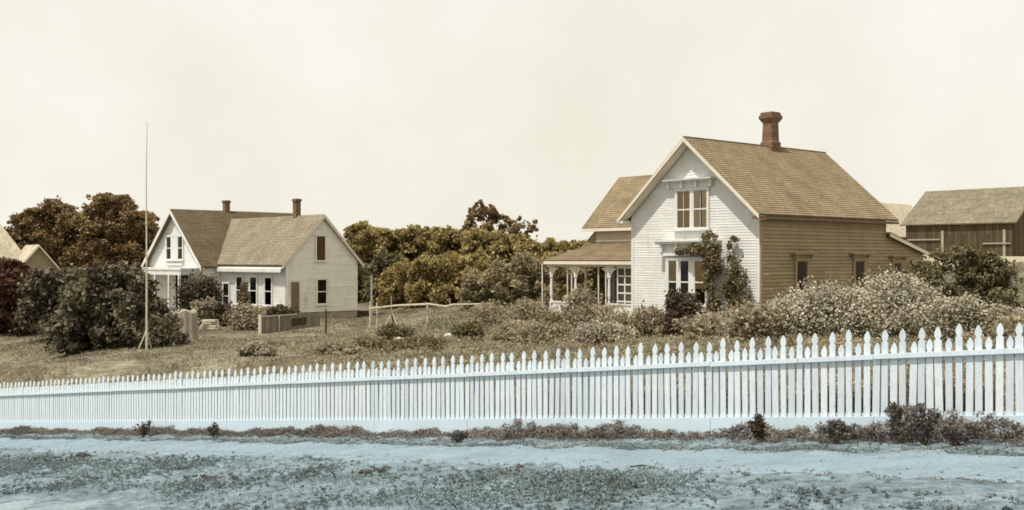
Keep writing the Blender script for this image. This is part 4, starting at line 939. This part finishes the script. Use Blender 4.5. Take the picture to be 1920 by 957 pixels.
mb = MB(); p, q = d_ * .52, d_ * .76; mb.hexa([p + V((0, -.06, .2)), q + V((0, -.06, .2)), q + V((0, -.01, .2)), p + V((0, -.01, .2)), p + V((0, -.06, .66)), q + V((0, -.06, .66)), q + V((0, -.01, .66)), p + V((0, -.01, .66))]); obj('hatch', mb, DARKW, t)
b = hit(611, 629); t = tag(obj('fence_post', (lambda m: (m.tube([(0, 0, -.3), (.01, 0, .7), (0, 0, 49 / F * b.y)], [.06, .055, .05], 7), m)[1])(MB()), DARKW, None, b), 'dark lone post standing in the grass before the cottage gable', 'post')
# crooked pole rail
z_ = 63; A_, B_, C_, D_ = (at(692, z_, 579), at(800, z_, 571), at(835, z_, 575), at(903, z_, 570.5))
t = thing('pole_rail', 'crooked horizontal pole rail on rough posts before the orchard', 'fence', at(800, z_)); o_ = t.location.copy()
mb = MB(); mb.tube([A_ - o_, (A_ + B_) / 2 - o_ + V((0, 0, .06)), B_ - o_], [.05, .06, .07], 7); obj('rail', mb, PALEWD, t)
mb = MB(); mb.tube([B_ - o_ + V((0, -.1, .03)), C_ - o_ + V((0, -.05, .0)), at(850, z_, 571.5) - o_, D_ - o_], [.075, .06, .055, .05], 7); obj('rail', mb, PALEWD, t)
for px, top, r_ in ((693, 566, .06), (706, 568, .06), (801, 573, .08), (843, 560, .045), (733, 556, .045)):
    q = at(px, z_ + .1); h_ = CZ - (top - HOR) / F * z_ - q.z
    mb = MB(); q2 = q - o_; mb.tube([q2 + V((0, .12, -.3)), q2 + V((.02, .12, h_ * .5)), q2 + V((0, .12, h_))], [r_, r_ * .9, r_ * .8], 7); ps = obj('post', mb, PALEWD if r_ > .05 else OLDW, t)
b = hit(735, 611); t = thing('stake_tripod', 'three leaning stakes tied together above the dark bush', 'stakes', b)
for dx, dy, m_ in ((-.42, -.1, PALEWD), (.08, .25, DARKW), (.38, -.15, PALEWD)):
    mb = MB(); mb.tube([(dx, dy, -.1), (dx * .5, dy * .5, .38), (-dx * .06, -dy * .06, .85)], [.045, .04, .03], 6); obj('stake', mb, m_, t)
shrub('dark_bush', 'small rounded dark green bush with pale stones before it', hit(740, 638), 1.45, .8, L_GREEN, 3200, .06, 121)
def rockmesh(r, g):
    mb = MB(); n1, n2 = 6, 9; rings = []
    for i in range(n1 + 1):
        th = math.pi * i / n1; rings.append([(r * (1 + .18 * g.normal()) * math.sin(th) * math.cos(p) * 1.3 + 1e-4, r * (1 + .15 * g.normal()) * math.sin(th) * math.sin(p), -r * .6 * math.cos(th) * (1 + .1 * g.normal())) for p in [2 * math.pi * q / n2 for q in range(n2)]])
    mb.tube_rings(rings); return mb
g5 = np.random.default_rng(8)
for px, py, r_, lab in ((711, 641, .17, 'pale stone at the left foot of the small dark bush'), (727, 646, .12, 'smallest pale stone in front of the dark bush'), (738, 645, .15, 'pale stone centred in front of the dark bush'), (750, 641, .2, 'largest pale stone at the right foot of the dark bush'), (840, 633, .2, 'flat pale stone lying beside the bent pole'), (866, 642, .16, 'pale stone to the right below the bent pole')):
    q = hit(px, py); o = obj('stone', rockmesh(r_, g5), ROCK, None, q + V((0, 0, r_ * .35))); tag(o, lab, 'stone', 'pale stones in the yard')
b = hit(853, 640); o = MB(); o.tube([(0, 0, -.1), (-.02, 0, .3), (.0, 0, .46), (.14, .05, .6), (.42, .1, .82)], [.05, .05, .05, .045, .035], 8)
tag(obj('bent_pole', o, PALEWD, None, b), 'pale bent pole sticking out of the rough grass', 'pole')
b = hit(903, 620); o = MB(); o.tube([(0, 0, -.1), (-.03, 0, .25), (-.12, 0, .42), (-.16, 0, .62)], [.035, .03, .028, .02], 6)
tag(obj('dead_branch', o, PALEWD, None, b), 'pale dead branch upright in the dry brush left of the porch', 'branch')
GD = 'dry bushes in the yard'
for px, py, w_, h_, m_, sd_, lab in ((880, 640, 1.4, .75, L_GREEN, 131, 'low olive bush just right of the bent pole'), (930, 612, 2.6, 1.25, L_BROWN, 132, 'broad dry bush below the right end of the pole rail'), (985, 608, 2.8, 1.45, L_BROWN, 133, 'highest dry bush just left of the porch pole'),
                                     (960, 640, 2.4, .9, L_BROWN, 134, 'dry bush in the middle of the yard above the fence'), (1030, 645, 2.2, .85, L_BROWN, 135, 'dry bush below the porch panel'), (1060, 625, 2.0, .9, L_VINE, 136, 'brown bush hiding the foot of the porch skirt'),
                                     (640, 664, 1.7, .45, L_BROWN, 137, 'low dry clump above the fence in front of the cottage'), (480, 668, 1.1, .5, L_PALE, 138, 'wispy pale clump above the fence left of the lone post'), (780, 660, 1.8, .45, L_GREEN, 139, 'low olive clump right of the stones and close to the fence'), (690, 655, 1.7, .4, L_GREEN, 140, 'low green clump left of the stones')):
    shrub('dry_bush', lab, hit(px, py), w_, h_, m_, 3600, .06, sd_, GD, blobs=11)

# ================================================================== GRASS AND WEEDS
def scatter(n, zlo, zhi, pxlo, pxhi, g):
    z = np.sqrt(g.random(n) * (zhi ** 2 - zlo ** 2) + zlo ** 2); px = pxlo + (pxhi - pxlo) * g.random(n); return (px - CX) / F * z, z
def clump(x, y, sc, th, g, soft=.3):
    v = np.sin(x * sc + 1.3 * np.sin(y * sc * .7)) * np.sin(y * sc * 1.1 + 1.7 * np.sin(x * sc * .6 + 2)) + .5 * np.sin(x * sc * 2.7 + 4) * np.sin(y * sc * 2.3 + 1)
    return v + g.normal(0, soft, len(x)) > th
g6 = np.random.default_rng(17)
x, y = scatter(330000, 14, 82, -60, 1990, g6); s, t_ = st(x, y); k = (t_ < -.25) & clump(x, y, .9, -.5, g6, .6); x, y = x[k], y[k]
rough_ = (x > -5.5) & (y > 26)
hh = (.04 + .10 * g6.random(len(x)) ** 2) * np.where(rough_, 1.7, 1.0) * (.7 + .5 * clump(x, y, .55, .2, g6, .2))
blades('yard_grass', x, y, hh, .012 + .0006 * y, GR_YARD, 1.1, g6, kind='stuff', label='rough dry grass covering the yard behind the fence', cat='grass')
def carpet(name, bl, leaf, n, m, g, lab, cat):
    o = leaves(name, bl, leaf, m, None, n, g, .5, .25, .5); tag(o, lab, cat, None, 'stuff'); return o
def row(s, tt, r, hr, g):
    x, y = FO[0] + FU[0] * s + FN[0] * tt, FO[1] + FU[1] * s + FN[1] * tt; z = terr(x, y)
    return np.stack([x, y, z + hr * .35, r, r, hr], 1)
n = 3600; s = -25 + 36 * g6.random(n); tt = np.abs(g6.normal(0, .24, n)) + .07
def weedh(s): return (.10 + .016 * np.clip(s + 3, 0, 12)) * np.clip(.75 + .45 * np.sin(s * 1.05 + .5) + .3 * np.sin(s * 2.9 + 1) + .25 * np.sin(s * 6.1), .25, 1.6)
H_ = weedh(s) * np.clip(1.15 - tt, .2, 1); r = .025 + .05 * g6.random(n)
x, y = FO[0] + FU[0] * s + FN[0] * tt, FO[1] + FU[1] * s + FN[1] * tt
W1 = np.stack([x, y, terr(x, y) + H_ * g6.random(n) * 1.05, r * 1.3, r, r * .8], 1)
k = g6.random(n) < np.clip(.35 + H_ * 4, 0, 1)
carpet('fence_weeds', W1[k], .0165, 95000, GR_BASE, g6, 'strip of dry bushy weeds along the foot of the picket fence', 'weeds')
n = 26000; s = -24 + 35 * g6.random(n); tt = np.abs(g6.normal(0, .3, n)) + .05
pr = np.clip(.45 + .35 * np.sin(s * 1.05 + .5) + .25 * np.sin(s * 2.9 + 1), .12, 1); k = g6.random(n) < pr; s, tt, pr = s[k], tt[k], pr[k]
blades('fence_grass', FO[0] + FU[0] * s + FN[0] * tt, FO[1] + FU[1] * s + FN[1] * tt, (.05 + .2 * pr * g6.random(len(s)) ** 2) * np.clip(1.25 - tt, .3, 1), .007, GR_BASE, .8, g6, kind='stuff', label='thin dry stalks among the weeds along the fence', cat='grass')
# dry brush and dark undergrowth in the yard
n = 9000; x, y = scatter(n, 13, 58, 500, 1960, g6); s, tt = st(x, y)
p_ = np.where(tt > -2.2, np.where(tt < -.3, .9, 0), np.clip(.25 + .3 * np.sin(x * .8 + 1) * np.sin(y * .5) + .03 * (x + 4), .05, .9)); inside = ((x - 10.93) * .762 + (y - 47) * .648 > -.6)
k = (g6.random(n) < p_) & ~inside; x, y, tt = x[k], y[k], tt[k]; n = len(x); r = .10 + .16 * g6.random(n); hh = np.where(tt > -2.2, .25 + .3 * g6.random(n), .02 + .3 * g6.random(n) ** 2)
B1 = np.stack([x, y, terr(x, y) + hh * .5, r, r, .06 + hh * .35], 1); k = tt > -2.4
carpet('undergrowth', B1[k], .035, 60000, L_DKB, g6, 'dark low undergrowth close behind the right half of the picket fence', 'undergrowth')
carpet('dry_brush', B1[~k], .04, 110000, L_BROWN, g6, 'tangled dry brush between the yard grass and the farmhouse', 'brush')
# low mottled scrub on the verge, plus a thin line along the far edge of the path
n = 150000; x, y = scatter(n, 8.2, 27, -40, 1960, g6); s, tt = st(x, y)
edge = 3.0 + .35 * np.sin(s * .9) + .2 * np.sin(s * 2.3 + 1)
big = np.sin(x * .9 + 1.2 * np.sin(y * .7)) * np.sin(y * 1.2 + 1.5 * np.sin(x * .5)) + .4 * np.sin(x * 2.9) * np.sin(y * 3.3 + 1)
p_ = np.clip((tt - edge) * 1.1, 0, 1) * np.clip((tr_ + .1 + .4 * np.sin(s * 1.3) - tt) * 2, 0, 1) * np.clip(.34 + .5 * big + .35 * np.sin(x * 7.1 + 2 * np.sin(y * 5)) * np.sin(y * 6.3), .04, 1) * np.where(s > 5.6, .55, 1.0)
k = g6.random(n) < p_; x, y, s, tt, big = x[k], y[k], s[k], tt[k], big[k]; n = len(x)
lift_ = np.clip(.35 + big, .08, 1.3) * .16 * g6.random(n) ** 2.2 * np.clip((tt - 2.6) * .5, .3, 1.2)
r = .010 + .022 * g6.random(n)
A1 = np.stack([x, y, terr(x, y) + .004 + lift_, r, r, r * .6], 1)
n = 1500; s = -25 + 36 * g6.random(n); tt = 1.18 + g6.normal(0, .09, n); k = clump(s, tt * 3, 1.7, -.2, g6); s, tt = s[k], tt[k]
A2 = row(s, tt, .03 + .05 * g6.random(len(s)), .012 + .02 * g6.random(len(s)), g6)
carpet('verge_weeds', np.concatenate([A1, A2]), .0115, 240000, GR_VERGE, g6, 'clumpy low weeds on the bare verge between path and road', 'weeds')
n = 7000; s = -25 + 36 * g6.random(n); uu = g6.random(n); tt = np.where(uu < .25, 3.0 - np.abs(g6.normal(0, .28, n)), np.where(uu < .4, 1.3 + np.abs(g6.normal(0, .2, n)), .35 + 1.0 * g6.random(n) ** .8))
r = .012 + .03 * g6.random(n) ** 2; carpet('path_litter', row(s, tt, r, r * .5, g6), .011, 42000, GR_BASE, g6, 'small dry sprigs straggling over the edges of the path', 'sprigs')
n = 60000; x, y = scatter(n, 8.2, 20, -40, 1960, g6); s, tt = st(x, y); k = (tt > 3.4 + .3 * np.sin(s * .9)) & (tt < tr_) & clump(x, y, 1.9, .15, g6, .4); x, y, s = x[k], y[k], s[k]
k = g6.random(len(x)) < np.where(s > 5.4, .25, 1.0); x, y = x[k], y[k]
blades('verge_grass', x, y, .03 + .11 * g6.random(len(x)) ** 2.2, .0055, GR_VERGE, .8, g6, kind='stuff', label='thin stalks among the verge weeds', cat='grass')
GW = 'tall weeds at the foot of the fence'
for px, py, h_, w_, lab in ((1680, 834, .50, .36, 'left of the two tallest leafy weeds at the right end of the fence'), (1735, 836, .56, .42, 'right of the two tallest leafy weeds at the right end of the fence'), (1424, 832, .42, .2, 'dark upright weed standing alone against the baseboard'),
                            (1570, 834, .34, .34, 'low leafy weed midway between the dark upright weed and the tallest weeds'), (1790, 838, .34, .5, 'spreading weed just right of the two tallest weeds'), (400, 822, .32, .3, 'small weed before the left half of the fence'), (268, 822, .5, .42, 'spindly weed nearest the left end of the fence'), (858, 832, .22, .3, 'small weed at the middle of the fence')):
    q = hit(px, py); g7 = np.random.default_rng(px); t = thing('tall_weed', lab, 'weed', q, 0, GW); mb = MB(); bl = []
    for k in range(11):
        a_ = g7.random() * 6.28; r_ = w_ * .55 * g7.random() ** .7; e = V((r_ * math.cos(a_), r_ * math.sin(a_) * .6, h_ * (.4 + .6 * (1 - r_ / w_) * g7.random() ** .4)))
        mb.tube([(0, 0, -.05), e * .5 + V((0, 0, .03)), e], [.006, .005, .003], 5)
        for f in (.35, .55, .75, .9, 1.0): bl.append((e.x * f + .02 * g7.normal(), e.y * f, e.z * f, .028 + .03 * g7.random(), .03, .03))
    obj('stems', mb, BARK, t); leaves('foliage', bl, .021, L_WEED if px not in (1424, 268) else L_DKB, t, (1500 if h_ > .33 else 900) if px != 268 else 420, g7, .5, .0)
GP = 'weed tufts on the trodden path'
for px, py, w_, lab in ((710, 890, .26, 'dry tuft alone on the path below the middle of the fence'), (948, 888, .3, 'darkest dry tuft on the path at the middle'), (150, 858, .22, 'flat tuft on the path at the left'), (395, 903, .34, 'dark weed clump at the near edge of the path at left'), (1165, 915, .22, 'wispy tuft on the bare verge right of the middle')):
    q = hit(px, py); g7 = np.random.default_rng(px); t = thing('weed_tuft', lab, 'weed', q, 0, GP)
    bl = [(w_ * .5 * g7.normal(), w_ * .3 * g7.normal(), .015 + .05 * g7.random(), w_ * .14, w_ * .12, .025) for k in range(14)]
    leaves('foliage', bl, .017, L_WEED, t, 620, g7, .35, .0)
q = hit(1203, 878); mb = MB(); mb.tube([(-.13, 0, .01), (0, .01, .025), (.13, -.01, .015)], [.008, .011, .007], 6); tag(obj('stick', mb, DARKW, None, q), 'short dark stick lying on the bare path', 'stick')
# clods and pebbles of the verge: past counting
n = 2600; x, y = scatter(n, 8.2, 24, -40, 1960, g6); s, tt = st(x, y); k = (tt > 3.0) & (tt < tr_ + 1.0); x, y = x[k], y[k]; zt = terr(x, y); mb = MB()
for a_, b_, c_ in zip(x, y, zt):
    r_ = .005 + .016 * g6.random() ** 2.5; mb.hexa([(a_ + r_ * dx * (1 + .3 * g6.normal()), b_ + r_ * dy, c_ + r_ * (dz_ - .2)) for dx, dy, dz_ in ((-1, -1, 0), (1.2, -.8, 0), (1, 1, 0), (-.9, 1.1, 0), (-.6, -.5, .8), (.6, -.5, .9), (.5, .5, 1), (-.5, .6, .7))])
tag(obj('clods', mb, M('dry_clod', (.27, .30, .30), .97, .25, 3)), 'dry clods and pebbles strewn over the verge', 'clods', kind='stuff')
